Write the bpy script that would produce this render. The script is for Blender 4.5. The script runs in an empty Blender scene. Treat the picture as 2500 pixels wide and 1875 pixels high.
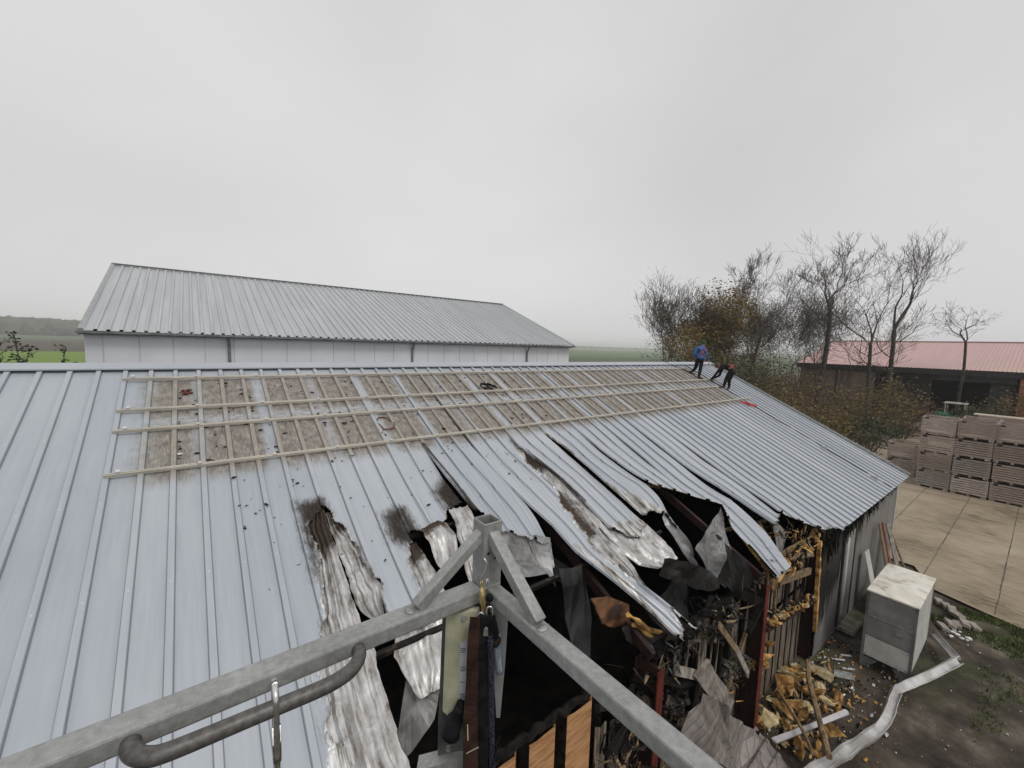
import bpy, bmesh, math, random
import numpy as np
from mathutils import Vector, Matrix, noise as mnoise
random.seed(7)
S = bpy.context.scene
COL = S.collection
R_ = math.radians

# ------------------------------------------------------------------ camera
H = 7.3                      # camera height above the yard
U = 0.333                    # rib spacing of the roof sheets (m)
FPX = 1008.646               # focal length in pixels of a 2500 px wide frame
pitch, roll, yaw = R_(5.402), R_(1.743), R_(37.575)
Fv = Vector((math.sin(yaw)*math.cos(pitch), math.cos(yaw)*math.cos(pitch), -math.sin(pitch)))
Rv0 = Vector((math.cos(yaw), -math.sin(yaw), 0)); Uv0 = Rv0.cross(Fv)
Rv = Rv0*math.cos(roll) + Uv0*math.sin(roll)
Uv = -Rv0*math.sin(roll) + Uv0*math.cos(roll)
cam = bpy.data.objects.new('camera', bpy.data.cameras.new('camera'))
COL.objects.link(cam)
cam.data.sensor_fit = 'HORIZONTAL'; cam.data.sensor_width = 36
cam.data.lens = FPX/2500*36
cam.data.clip_start = 0.05; cam.data.clip_end = 20000
m3 = Matrix((Rv, Uv, -Fv)).transposed()
cam.matrix_world = Matrix.Translation((0, 0, H)) @ m3.to_4x4()
S.camera = cam

# ------------------------------------------------------------------ sky, sun, exposure
SUN_EL, SUN_AZ = 55, 182     # degrees; azimuth clockwise from +Y
W = bpy.data.worlds.new('World'); S.world = W; W.use_nodes = True
nt = W.node_tree; nt.nodes.clear()
def WN(t, **k):
    n = nt.nodes.new(t)
    for a, b in k.items(): setattr(n, a, b)
    return n
sky = WN('ShaderNodeTexSky', sky_type='NISHITA', sun_disc=False, sun_elevation=R_(SUN_EL), sun_rotation=R_(SUN_AZ))
sky.dust_density = 6; sky.air_density = 1.0; sky.altitude = 0
bw = WN('ShaderNodeRGBToBW'); nt.links.new(sky.outputs[0], bw.inputs[0])
mul = WN('ShaderNodeMath', operation='MINIMUM'); nt.links.new(bw.outputs[0], mul.inputs[0]); mul.inputs[1].default_value = 9.0
tc = WN('ShaderNodeTexCoord')
mp = WN('ShaderNodeMapping'); mp.inputs['Scale'].default_value = (.8, .8, 1.1); nt.links.new(tc.outputs['Generated'], mp.inputs[0])
nz = WN('ShaderNodeTexNoise'); nz.inputs['Scale'].default_value = 1.2; nz.inputs['Detail'].default_value = 4.0; nz.inputs['Roughness'].default_value = .5
nz.inputs['Distortion'].default_value = .4
nt.links.new(mp.outputs[0], nz.inputs['Vector'])
mr = WN('ShaderNodeMapRange'); mr.inputs[1].default_value = .3; mr.inputs[2].default_value = .7; mr.inputs[3].default_value = 4.5; mr.inputs[4].default_value = 5.65
nt.links.new(nz.outputs[0], mr.inputs[0])
mx = WN('ShaderNodeMix'); mx.inputs[0].default_value = .12
nt.links.new(mr.outputs[0], mx.inputs[2]); nt.links.new(mul.outputs[0], mx.inputs[3])
sx_ = WN('ShaderNodeSeparateXYZ'); nt.links.new(tc.outputs['Generated'], sx_.inputs[0])
hz_ = WN('ShaderNodeMapRange'); hz_.inputs[1].default_value = 0.; hz_.inputs[2].default_value = .28; hz_.inputs[3].default_value = 1.10; hz_.inputs[4].default_value = 1.0
nt.links.new(sx_.outputs[2], hz_.inputs[0])
hm_ = WN('ShaderNodeMath', operation='MULTIPLY'); nt.links.new(mx.outputs[0], hm_.inputs[0]); nt.links.new(hz_.outputs[0], hm_.inputs[1])
cr = WN('ShaderNodeCombineColor')
for i, g in enumerate((1.0, .992, 1.002)):
    q = WN('ShaderNodeMath', operation='MULTIPLY'); q.inputs[1].default_value = g
    nt.links.new(hm_.outputs[0], q.inputs[0]); nt.links.new(q.outputs[0], cr.inputs[i])
bg = WN('ShaderNodeBackground'); bg.inputs[1].default_value = 0.1
wo = WN('ShaderNodeOutputWorld')
nt.links.new(cr.outputs[0], bg.inputs[0]); nt.links.new(bg.outputs[0], wo.inputs[0])
sun = bpy.data.objects.new('sun', bpy.data.lights.new('sun', 'SUN')); COL.objects.link(sun)
sun.data.energy = 0.9; sun.data.angle = R_(25); sun.data.color = (1, .97, .93)
sd = Vector((math.sin(R_(SUN_AZ))*math.cos(R_(SUN_EL)), math.cos(R_(SUN_AZ))*math.cos(R_(SUN_EL)), math.sin(R_(SUN_EL))))
sun.rotation_euler = sd.to_track_quat('Z', 'Y').to_euler(); sun.location = (0, 0, 60)
S.view_settings.view_transform = 'Standard'; S.view_settings.look = 'None'
S.view_settings.exposure = 0.5; S.view_settings.gamma = 1; S.view_settings.use_curve_mapping = False
S.cycles.volume_bounces = 1; S.cycles.max_bounces = 6; S.cycles.diffuse_bounces = 3; S.cycles.glossy_bounces = 3

# ------------------------------------------------------------------ material helpers
class NB:
    """tiny node builder"""
    def __init__(s, name, rough=.7, metal=0., spec=.4):
        s.m = bpy.data.materials.new(name); s.m.use_nodes = True
        s.t = s.m.node_tree; s.b = s.t.nodes['Principled BSDF']
        s.b.inputs['Roughness'].default_value = rough; s.b.inputs['Metallic'].default_value = metal
        s.b.inputs['Specular IOR Level'].default_value = spec
    def n(s, t, **k):
        x = s.t.nodes.new(t)
        for a, b in k.items(): setattr(x, a, b)
        return x
    def put(s, v, sock):
        if hasattr(v, 'default_value') or hasattr(v, 'is_output'): s.t.links.new(v, sock)
        else:
            if hasattr(sock.default_value, '__len__') and len(sock.default_value) == 4 and len(v) == 3: v = (*v, 1)
            sock.default_value = v
    def co(s, kind='Object'): return s.n('ShaderNodeTexCoord').outputs[kind]
    def map(s, v, sc=(1, 1, 1), loc=(0, 0, 0), rot=(0, 0, 0)):
        x = s.n('ShaderNodeMapping'); s.put(v, x.inputs[0]); x.inputs['Scale'].default_value = sc
        x.inputs['Location'].default_value = loc; x.inputs['Rotation'].default_value = rot; return x.outputs[0]
    def noise(s, v, scale=5, det=4, ro=.55, dist=0., col=False):
        x = s.n('ShaderNodeTexNoise'); s.put(v, x.inputs['Vector']); x.inputs['Scale'].default_value = scale
        x.inputs['Detail'].default_value = det; x.inputs['Roughness'].default_value = ro; x.inputs['Distortion'].default_value = dist
        return x.outputs[1 if col else 0]
    def vor(s, v, scale=5, out=0, feat='F1'):
        x = s.n('ShaderNodeTexVoronoi', feature=feat); s.put(v, x.inputs['Vector']); x.inputs['Scale'].default_value = scale
        return x.outputs[out]
    def wave(s, v, scale=5, dist=2, det=2, dirn='X'):
        x = s.n('ShaderNodeTexWave', bands_direction=dirn); s.put(v, x.inputs['Vector']); x.inputs['Scale'].default_value = scale
        x.inputs['Distortion'].default_value = dist; x.inputs['Detail'].default_value = det; return x.outputs['Fac']
    def ma(s, op, a, b=0., c=0.):
        x = s.n('ShaderNodeMath', operation=op); s.put(a, x.inputs[0]); s.put(b, x.inputs[1]); s.put(c, x.inputs[2]); return x.outputs[0]
    def rng(s, v, a, b, c=0., d=1., smooth=True):
        x = s.n('ShaderNodeMapRange'); x.interpolation_type = 'SMOOTHSTEP' if smooth else 'LINEAR'
        s.put(v, x.inputs[0])
        for i, q in enumerate((a, b, c, d)): s.put(q, x.inputs[i+1])
        return x.outputs[0]
    def mix(s, f, a, b, mode='MIX'):
        x = s.n('ShaderNodeMix', data_type='RGBA', blend_type=mode); s.put(f, x.inputs[0]); s.put(a, x.inputs[6]); s.put(b, x.inputs[7]); return x.outputs[2]
    def ramp(s, f, stops):
        x = s.n('ShaderNodeValToRGB'); e = x.color_ramp.elements
        while len(e) < len(stops): e.new(.5)
        for q, (p, c) in zip(e, stops): q.position = p; q.color = (*c, 1)
        s.put(f, x.inputs[0]); return x.outputs[0]
    def attr(s, name): return s.n('ShaderNodeAttribute', attribute_name=name).outputs['Fac']
    def sep(s, v):
        x = s.n('ShaderNodeSeparateXYZ'); s.put(v, x.inputs[0]); return x.outputs
    def bump(s, h, st=.3, d=.01):
        x = s.n('ShaderNodeBump'); s.put(h, x.inputs['Height']); x.inputs['Strength'].default_value = st; x.inputs['Distance'].default_value = d
        s.t.links.new(x.outputs[0], s.b.inputs['Normal'])
    def col(s, c): s.put(c, s.b.inputs['Base Color']); return s
    def rough(s, c): s.put(c, s.b.inputs['Roughness']); return s
    def metal(s, c): s.put(c, s.b.inputs['Metallic']); return s

M = {}
def simple(name, c1, c2, scale=6, rough=.7, metal=0., stretch=(1, 1, 1), bump=.0, det=5, lo=.35, hi=.65, spec=.4, bd=.01):
    k = NB(name, rough, metal, spec); v = k.map(k.co(), stretch)
    f = k.noise(v, scale, det); k.col(k.mix(k.rng(f, lo, hi), c1, c2))
    if bump: k.bump(f, bump, bd)
    M[name] = k.m; return k.m

def mk_roof():
    k = NB('roof_paint', .33, 0., .5)
    uv = k.sep(k.co('UV')); i, s_ = uv[0], uv[1]
    uvv = k.co('UV')
    obj = k.co()
    nlow = k.noise(k.map(obj, (.5, .25, .25)), 1.2, 4)
    nst = k.noise(k.map(uvv, (4.0, .22, 1)), 2.0, 4)
    base = k.mix(k.rng(nlow, .3, .7), (.345, .378, .418), (.41, .44, .475))
    base = k.mix(k.rng(nst, .35, .75, 0, .35), base, (.47, .49, .51))

    pn = k.n('ShaderNodeTexWhiteNoise', noise_dimensions='1D'); k.put(k.ma('FLOOR', k.ma('DIVIDE', k.ma('SUBTRACT', i, .88), 3.)), pn.inputs['W'])
    base = k.mix(1., base, k.mix(k.rng(pn.outputs[0], 0, 1, 0, 1, False), (.93, .94, .95), (1.05, 1.045, 1.04)), 'MULTIPLY')
    sp_ = k.noise(k.map(uvv, (2.4, .16, 1)), 1.6, 6, .65)
    base = k.mix(k.rng(sp_, .58, .74, 0, .28), base, (.26, .265, .26))
    # dirt left under the former solar panels
    ne = k.noise(k.map(uvv, (1.3, .9, 1)), 1.6, 5)
    ned = k.ma('MULTIPLY_ADD', ne, 1.6, -.8)
    nj = k.ma('MULTIPLY_ADD', k.noise(k.map(uvv, (5, .7, 1)), 1.5, 3), 1.2, -.6)
    ii = k.ma('ADD', i, ned); ss = k.ma('ADD', s_, k.ma('ADD', k.ma('MULTIPLY', ned, .35), k.ma('MULTIPLY', nj, .7)))
    st = k.ma('MULTIPLY', k.rng(ii, .25, 1.6), k.rng(ii, 54.3, 53.4))
    st = k.ma('MULTIPLY', st, k.ma('MULTIPLY', k.rng(ss, .7, 1.75), k.rng(ss, 10.0, 8.9)))
    ph = k.ma('ABSOLUTE', k.ma('MULTIPLY', k.ma('SUBTRACT', k.ma('FRACT', k.ma('ADD', k.ma('DIVIDE', k.ma('SUBTRACT', i, 5.65), 2.78), .5)), .5), 2.78))
    idx = k.n('ShaderNodeTexWhiteNoise', noise_dimensions='1D'); k.put(k.ma('ROUND', k.ma('DIVIDE', k.ma('SUBTRACT', i, 5.65), 2.78)), idx.inputs['W'])
    ring = k.ma('MULTIPLY', k.rng(ph, .42, .1), k.rng(idx.outputs[0], .0, .7, .35, 1.0))
    big = k.rng(k.ma('ABSOLUTE', k.ma('SUBTRACT', i, 27.9)), .5, .35)
    ring = k.ma('MAXIMUM', ring, big)
    ring = k.ma('MULTIPLY', ring, k.rng(k.noise(k.map(uvv, (3, .5, 1)), 2, 3), .3, .55, .55, 1))
    gap = k.ma('MULTIPLY', k.rng(k.ma('ABSOLUTE', k.ma('SUBTRACT', s_, 5.25)), .55, .12), k.rng(k.noise(k.map(uvv, (1.2, 3, 1)), 2, 3), .35, .6, .25, 1))
    clean = k.ma('MAXIMUM', ring, k.ma('MULTIPLY', gap, .85))
    st = k.ma('MULTIPLY', st, k.ma('SUBTRACT', 1., k.ma('MULTIPLY', clean, .88)))
    blot = k.noise(k.map(uvv, (9, 1.1, 1)), 2.2, 6, .68)
    blot2 = k.noise(k.map(uvv, (2.5, 1.6, 1)), 1.2, 5, .6)
    dirt = k.ramp(k.ma('MULTIPLY_ADD', blot, .55, k.ma('MULTIPLY', blot2, .45)), [(.37, (.085, .070, .056)), (.46, (.165, .14, .115)), (.54, (.245, .217, .186)), (.66, (.40, .38, .35))])
    rib = k.rng(k.ma('ABSOLUTE', k.ma('SUBTRACT', k.ma('FRACT', k.ma('ADD', i, .5)), .5)), .125, .10)
    dirt = k.mix(k.ma('MULTIPLY', rib, .55), dirt, (.34, .305, .25))
    moss = k.ma('MULTIPLY', k.rng(ii, 3.4, .9), k.rng(k.noise(k.map(uvv, (1, 1, 1)), 2.2, 4), .45, .65, 0, .6))
    dirt = k.mix(moss, dirt, (.2, .21, .13))
    sf = k.rng(st, 0, 1, 0, .93, False)
    c = k.mix(sf, base, dirt)
    sd_ = k.ma('ADD', k.ma('POWER', k.ma('MULTIPLY', k.ma('SUBTRACT', k.ma('FRACT', k.ma('ADD', i, .5)), .5), 1.0), 2.), k.ma('POWER', k.ma('MULTIPLY', k.ma('SUBTRACT', k.ma('FRACT', k.ma('DIVIDE', s_, 4.1)), .5), 4.1), 2.))
    c = k.mix(k.rng(sd_, .0009, .0005, 0, .5), c, (.70, .71, .72))
    rf = k.ma('ABSOLUTE', k.ma('SUBTRACT', k.ma('FRACT', k.ma('ADD', i, .5)), .5))
    c = k.mix(k.ma('MULTIPLY', k.rng(k.ma('ABSOLUTE', k.ma('SUBTRACT', rf, .113)), .020, .005), .62), c, (.12, .125, .13))  # shade along both rib feet, painted into the colour as dark lines
    # burnt-off bright metal and soot, given per vertex
    b = k.attr('burn'); so = k.attr('soot')
    nb = k.noise(k.map(uvv, (3, 3, 1)), 3, 6, .65)
    bmask = k.rng(k.ma('ADD', b, k.ma('MULTIPLY_ADD', nb, .9, -.45)), .42, .58)
    ash = k.noise(k.map(uvv, (6.5, .25, 1)), 1.8, 5, .6)
    ash2 = k.noise(k.map(uvv, (1.4, .6, 1)), 1.7, 6, .6)
    silver = k.ramp(k.ma('MULTIPLY_ADD', ash, .6, k.ma('MULTIPLY', ash2, .4)), [(.36, (.1, .085, .07)), (.44, (.27, .25, .225)), (.51, (.5, .49, .475)), (.6, (.78, .78, .78))])
    c = k.mix(bmask, c, silver)
    nso = k.noise(k.map(uvv, (4, 1.2, 1)), 2.2, 8, .7)
    sm = k.rng(k.ma('ADD', so, k.ma('MULTIPLY_ADD', nso, 1.1, -.55)), .12, .8)
    c = k.mix(sm, c, k.mix(k.rng(nso, .4, .6), (.012, .01, .009), (.045, .03, .02)))
    k.col(c)
    rr = k.mix(sf, (.34,)*3, (.8,)*3); rr = k.mix(bmask, rr, (.42,)*3); rr = k.mix(sm, rr, (.85,)*3)
    k.rough(k.sep(rr)[0]); k.metal(k.ma('MULTIPLY', bmask, .35))
    k.bump(k.noise(k.map(obj, (1.6, .8, .8)), 1.3, 4, .5), .35, .03)
    M['roof_paint'] = k.m
mk_roof()

def mk_ash():
    k = NB('burnt_sheet', .42, .3, .5); uvv = k.co('UV')
    ash = k.noise(k.map(uvv, (5.0, .45, 1)), 2.0, 6, .62); ash2 = k.noise(k.map(uvv, (1.3, .8, 1)), 1.6, 8, .68, .3)
    f = k.ma('MULTIPLY_ADD', ash, .4, k.ma('MULTIPLY', ash2, .6))
    c = k.ramp(f, [(.32, (.05, .04, .033)), (.39, (.17, .15, .13)), (.46, (.36, .345, .33)), (.56, (.55, .545, .54)), (.68, (.80, .80, .80))])
    so = k.attr('soot'); nso = k.noise(k.map(uvv, (3, 2, 1)), 2.4, 6, .65)
    sm = k.rng(k.ma('ADD', so, k.ma('MULTIPLY_ADD', nso, .9, -.45)), .25, .75)
    c = k.mix(sm, c, k.mix(nso, (.012, .01, .008), (.10, .07, .05)))
    k.col(c); k.rough(k.sep(k.mix(sm, (.38,)*3, (.85,)*3))[0]); k.bump(ash2, .15, .01)
    M['burnt_sheet'] = k.m
mk_ash()

def mk_torn(name, cols, metal=.25, rough=.45, sc=2.2):
    k = NB(name, rough, metal, .5 if cols[1][1][0] > .03 else .25); v = k.co()
    f = k.ma('MULTIPLY_ADD', k.noise(k.map(v, (2, 2, .8)), sc*.8, 5, .55, .8), .55, k.ma('MULTIPLY', k.noise(v, 1.2, 4), .45))
    k.col(k.ramp(f, cols)); k.bump(f, .25, .02); M[name] = k.m
mk_torn('scorched_sheet', [(.34, (.03, .027, .025)), (.43, (.10, .095, .09)), (.5, (.17, .168, .165)), (.57, (.25, .25, .25)), (.66, (.40, .405, .41))], .2, .33)
mk_torn('smoked_sheet', [(.36, (.012, .012, .012)), (.5, (.05, .051, .053)), (.62, (.11, .113, .117))], .2, .45)
def mk_pale():
    k = NB('pale_skin', .5); v = k.co(); f = k.ma('MULTIPLY_ADD', k.noise(k.map(v, (2, 2, 1)), 2, 6, .6, .5), .6, k.ma('MULTIPLY', k.noise(v, 1.3, 4), .4))
    c = k.ramp(f, [(.34, (.05, .042, .038)), (.43, (.155, .135, .122)), (.54, (.235, .21, .195)), (.66, (.29, .265, .25))])
    ln = k.ma('ABSOLUTE', k.ma('SUBTRACT', k.ma('FRACT', k.ma('MULTIPLY', k.ma('ADD', k.sep(k.map(v, rot=(.3, .35, .4)))[2], k.ma('MULTIPLY', f, .05)), 6.5)), .5))
    k.col(k.mix(k.rng(ln, .06, .02, 0, .75), c, (.03, .026, .023))); k.bump(ln, .5, .02); M['pale_skin'] = k.m
mk_pale()
mk_torn('sooty_sheet', [(.36, (.004, .004, .004)), (.5, (.010, .0095, .0095)), (.6, (.028, .027, .027)), (.72, (.09, .08, .072))], .0, .55)
mk_torn('pale_skin_plain', [(.34, (.07, .06, .055)), (.44, (.18, .16, .148)), (.55, (.27, .245, .23)), (.66, (.33, .305, .29))], 0, .6)
simple('galvanised', (.26, .27, .265), (.47, .485, .48), 22, .48, .45, bump=.1, det=6)
k = NB('galvanised_tube', .42, .25, .5); v = k.co()
f = k.ma('MULTIPLY_ADD', k.vor(k.map(v, (1, 1, 1)), 70, 1), .5, k.ma('MULTIPLY', k.noise(v, 16, 6, .65), .5))
fx = k.sep(f)[0] if False else f
k.col(k.ramp(k.ma('MULTIPLY_ADD', k.noise(v, 55, 8, .75), .6, k.ma('MULTIPLY', k.noise(k.map(v, (.4, .4, 1)), 14, 4), .4)), [(.34, (.19, .19, .182)), (.46, (.265, .268, .258)), (.55, (.325, .33, .322)), (.68, (.43, .44, .435))]))
k.rough(k.rng(k.noise(v, 40, 4), .3, .7, .38, .6)); k.bump(k.noise(v, 60, 4), .12, .003); M['galvanised_tube'] = k.m
simple('bare_steel_bar', (.085, .08, .076), (.135, .127, .12), 70, .48, .4, bump=.1, bd=.001)
simple('char', (.003, .003, .003), (.016, .013, .011), 9, .9, 0, bump=.8, bd=.02, spec=.12)
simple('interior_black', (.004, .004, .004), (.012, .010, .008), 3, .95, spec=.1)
simple('red_primer', (.075, .012, .008), (.14, .022, .014), 5, .6, bump=.1)
simple('dark_primer', (.010, .0045, .0035), (.030, .009, .006), 5, .7)
simple('foam', (.16, .075, .02), (.60, .36, .12), 5, .9, bump=.6, bd=.02)
simple('foam_pale', (.42, .33, .17), (.66, .56, .34), 9, .9, bump=.6, bd=.02)
simple('wool', (.012, .0105, .009), (.12, .105, .086), 22, .95, bump=1., bd=.03)
simple('wood_old', (.1, .065, .035), (.27, .19, .11), 4, .8, stretch=(2, 2, 12), bump=.3)
simple('wood_char', (.006, .005, .004), (.09, .05, .025), 6, .85, stretch=(1, 1, 1), bump=.6, lo=.5, hi=.72)
simple('scorched_ply', (.025, .011, .006), (.15, .07, .03), 2.4, .55, stretch=(1, 1, 3), bump=.1)
simple('timber_grey', (.14, .12, .10), (.31, .28, .24), 5, .85, bump=.3)
k = NB('crate_wood', .85); v = k.co(); inf = k.n('ShaderNodeObjectInfo').outputs['Random']
f = k.noise(k.map(v, (2, 1.2, 14)), 3, 5); c = k.ramp(f, [(.3, (.20, .172, .15)), (.5, (.385, .345, .312)), (.7, (.55, .505, .46))])
c = k.mix(1., c, k.mix(k.rng(k.ma('FRACT', k.ma('MULTIPLY', inf, 7.3)), 0, 1, 0, 1, False), (.72, .72, .72), (1.25, 1.22, 1.2)), 'MULTIPLY'); k.col(k.mix(k.rng(inf, .0, 1., 0., .7, False), c, (.25, .18, .135))); k.bump(f, .3); M['crate_wood'] = k.m
k = NB('orange_board', .75); v = k.co()
w = k.noise(k.map(v, (1.2, 1, 8), rot=(0, R_(-32), 0)), 3.2, 4, .55); w2 = k.noise(v, 2, 4)
c = k.ramp(w, [(.3, (.27, .13, .052)), (.48, (.43, .225, .10)), (.62, (.50, .275, .13)), (.74, (.55, .32, .155))])
kn = k.rng(k.vor(k.map(v, (1, 1, 1.4)), 6), .05, .02)
k.col(k.mix(k.ma('MULTIPLY', kn, .8), c, (.06, .03, .015))); k.bump(w, .3, .006); M['orange_board'] = k.m
k = NB('liner_beige', .7); v = k.co(); f = k.noise(k.map(v, (5, 5, .8)), 2.2, 6, .65)
c = k.ramp(f, [(.36, (.012, .010, .008)), (.45, (.10, .082, .063)), (.54, (.26, .215, .17)), (.66, (.36, .31, .25))]); k.col(c); M['liner_beige'] = k.m
k = NB('liner_brown', .7); v = k.co(); f = k.noise(k.map(v, (4, 4, .7)), 2.0, 6, .6)
k.col(k.ramp(f, [(.3, (.03, .022, .016)), (.48, (.13, .105, .08)), (.66, (.22, .185, .145))])); M['liner_brown'] = k.m
# outer wall skin: grey paint with soot running down from the eave
k = NB('wall_skin', .5); p = k.sep(k.co()); 
run = k.noise(k.map(k.co(), (7, 7, .5)), 1.6, 5, .6)
hi = k.ma('ADD', k.ma('MULTIPLY', p[2], 1.0), k.ma('MULTIPLY_ADD', run, 5.0, -2.5))
run2 = k.noise(k.map(k.co(), (14, 14, .8)), 1.6, 4, .6)
zt_ = k.ma('ADD', k.rng(p[0], 4.0, 8.2, .55, 2.55, False), k.rng(p[0], 8.2, 11.6, 0, .5, False))
g = k.rng(k.ma('ADD', k.ma('SUBTRACT', p[2], zt_), k.ma('MULTIPLY_ADD', k.ma('MULTIPLY_ADD', run, .6, k.ma('MULTIPLY', run2, .4)), 4.4, -2.2)), -.1, .3)
base = k.mix(k.noise(k.co(), 1.2, 4), (.155, .153, .147), (.225, .22, .21))
k.col(k.mix(g, base, (.016, .015, .014))); M['wall_skin'] = k.m
simple('far_wall', (.60, .615, .65), (.66, .675, .705), .6, .55)
k = NB('far_roof', .4); v = k.co(); f = k.noise(k.map(v, (2.2, .10, .10)), 2.2, 4); f2 = k.noise(v, .25, 4)
k.col(k.mix(k.rng(f, .35, .7), (.36, .38, .395), (.43, .45, .46))); M['far_roof'] = k.m
simple('gutter_grey', (.10, .105, .11), (.17, .175, .18), 3, .5)
simple('joint_pale', (.40, .41, .44), (.46, .47, .50), 2, .6)
simple('black_metal', (.012, .012, .013), (.03, .03, .032), 5, .6)
simple('cabinet_grey', (.22, .22, .215), (.31, .31, .30), 2.5, .45, .2)
simple('cabinet_pale', (.46, .45, .42), (.56, .55, .52), 3, .5)
k = NB('cabinet_lid', .4); f = k.noise(k.co(), 2.6, 6, .6, .8)
k.col(k.ramp(f, [(.3, (.30, .265, .20)), (.42, (.60, .565, .48)), (.6, (.74, .71, .635))])); M['cabinet_lid'] = k.m
simple('gutter_metal', (.34, .33, .32), (.62, .61, .60), 2.2, .4, .25, bump=.15, det=6)
simple('pipe_white', (.58, .56, .57), (.70, .68, .69), 5, .5)
simple('rail_tan', (.47, .435, .37), (.60, .56, .49), 4, .7, stretch=(.4, 3, 3))
simple('clamp_white', (.6, .6, .6), (.75, .75, .75), 6, .4, .3)
simple('bark', (.026, .022, .017), (.07, .06, .046), 3, .9)
simple('twig', (.045, .036, .029), (.10, .082, .066), 2, .9)
simple('bark_far', (.06, .055, .046), (.11, .1, .085), 2, .9)
for nm, a, b in (('leaf_olive', (.065, .055, .018), (.21, .15, .05)), ('leaf_oak', (.07, .05, .012), (.22, .15, .03)), ('leaf_green', (.025, .035, .016), (.085, .10, .042)), ('leaf_brown', (.07, .05, .024), (.19, .13, .06))):
    k = NB(nm, .8); g = k.noise(k.co(), 1.3, 4); g2 = k.noise(k.co(), 9, 2)
    k.col(k.mix(k.rng(k.ma('MULTIPLY_ADD', g, .5, k.ma('MULTIPLY', g2, .5)), .36, .64), a, b)); M[nm] = k.m
simple('hedge_far', (.045, .045, .036), (.085, .082, .065), .05, .95)
k = NB('red_sheet_roof', .6); v = k.co(); p = k.sep(v)
f = k.noise(k.map(v, (.2, 1.5, .2)), 1.5, 5); t = k.rng(k.ma('ADD', p[2], k.ma('MULTIPLY', p[1], .13)), 5.1, 6.3)
k.col(k.mix(k.rng(f, .3, .7, 0, .5), k.mix(t, (.55, .405, .32), (.50, .335, .325)), (.44, .31, .28))); M['red_sheet_roof'] = k.m
simple('brown_sheet', (.10, .075, .062), (.17, .135, .115), .8, .8, stretch=(3, 3, .3))
simple('red_brick', (.17, .06, .035), (.28, .115, .07), 2.5, .85)
simple('green_paint', (.05, .2, .12), (.1, .32, .2), 3, .5)
simple('red_paint', (.35, .02, .02), (.5, .05, .04), 3, .5)
simple('tyre', (.012, .012, .012), (.03, .03, .03), 8, .85)
simple('rim_pale', (.35, .34, .32), (.5, .49, .46), 5, .5)
simple('plank_pale', (.36, .31, .24), (.52, .46, .37), 3, .8, stretch=(4, .4, 4))
# people
simple('jacket_blue', (.010, .085, .25), (.018, .14, .38), 12, .75)
simple('cloth_black', (.006, .006, .007), (.016, .015, .016), 14, .85, spec=.1)
simple('skin', (.35, .17, .11), (.42, .22, .15), 20, .6)
simple('beanie_green', (.015, .05, .025), (.03, .09, .045), 40, .9)
simple('webbing_red', (.25, .04, .035), (.36, .085, .07), 30, .7)
simple('boot_brown', (.03, .018, .012), (.06, .035, .022), 20, .7)
simple('hair_brown', (.05, .03, .018), (.09, .055, .035), 40, .8)
# basket gear
simple('strap_brown', (.020, .011, .009), (.05, .025, .02), 22, .75, spec=.15)
simple('strap_black', (.005, .005, .006), (.016, .015, .018), 22, .8, spec=.15)
k = NB('rope_blue', .85); v = k.co(); f = k.vor(k.map(v, (1, 1, .5)), 230)
k.col(k.mix(k.rng(f, .2, .6), (.05, .055, .10), (.008, .009, .018))); k.bump(f, .6, .003); M['rope_blue'] = k.m
simple('brass', (.48, .36, .15), (.62, .50, .26), 60, .35, .8)
simple('chrome', (.55, .55, .55), (.75, .75, .74), 40, .25, .9)
simple('cream_paint', (.34, .335, .235), (.45, .44, .32), 14, .55, det=7)
simple('plate_grey', (.085, .088, .085), (.14, .145, .14), 12, .5, .4)
simple('plate_pale', (.30, .31, .31), (.37, .38, .38), 8, .5, .3)
simple('paper', (.42, .43, .46), (.5, .51, .54), 20, .6)
simple('ink', (.03, .03, .05), (.05, .05, .07), 20, .6)
simple('reflection_blue', (.04, .10, .15), (.5, .55, .58), 22, .6, stretch=(2, 2, .35))
simple('ember_flake', (.012, .009, .008), (.06, .03, .02), 30, .9)
simple('rope_red', (.085, .025, .018), (.16, .045, .03), 30, .8)
simple('brick_pale', (.23, .20, .17), (.36, .33, .29), 6, .9)
simple('glass_dark', (.02, .022, .024), (.04, .042, .045), 1, .1)
k = NB('concrete_yard', .85); v = k.co(); f = k.noise(k.map(v, (6., 1.1, 1)), 1.5, 8, .74); f2 = k.noise(v, .35, 5, .6)
c = k.ramp(k.ma('MULTIPLY_ADD', f, .5, k.ma('MULTIPLY', f2, .5)), [(.38, (.085, .065, .042)), (.45, (.235, .187, .128)), (.55, (.32, .262, .19)), (.68, (.395, .335, .255))]); k.col(c); k.bump(f, .15); M['concrete_yard'] = k.m
simple('joint_tar', (.05, .045, .038), (.12, .1, .08), 4, .9)
k = NB('yard_soil', .95); v = k.co(); f = k.noise(v, 1.1, 8, .68); g = k.noise(v, .42, 5, .6, .5)
c = k.ramp(f, [(.32, (.016, .012, .009)), (.47, (.05, .039, .029)), (.58, (.095, .077, .058)), (.7, (.17, .145, .115))])
px = k.sep(v)
gm = k.ma('MULTIPLY', k.rng(g, .47, .62), k.rng(px[0], 12.0, 15.0, .35, 1.))
c = k.mix(gm, c, k.mix(f, (.02, .036, .008), (.085, .115, .028))); k.col(c); k.bump(f, .9, .06); M['yard_soil'] = k.m
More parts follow.
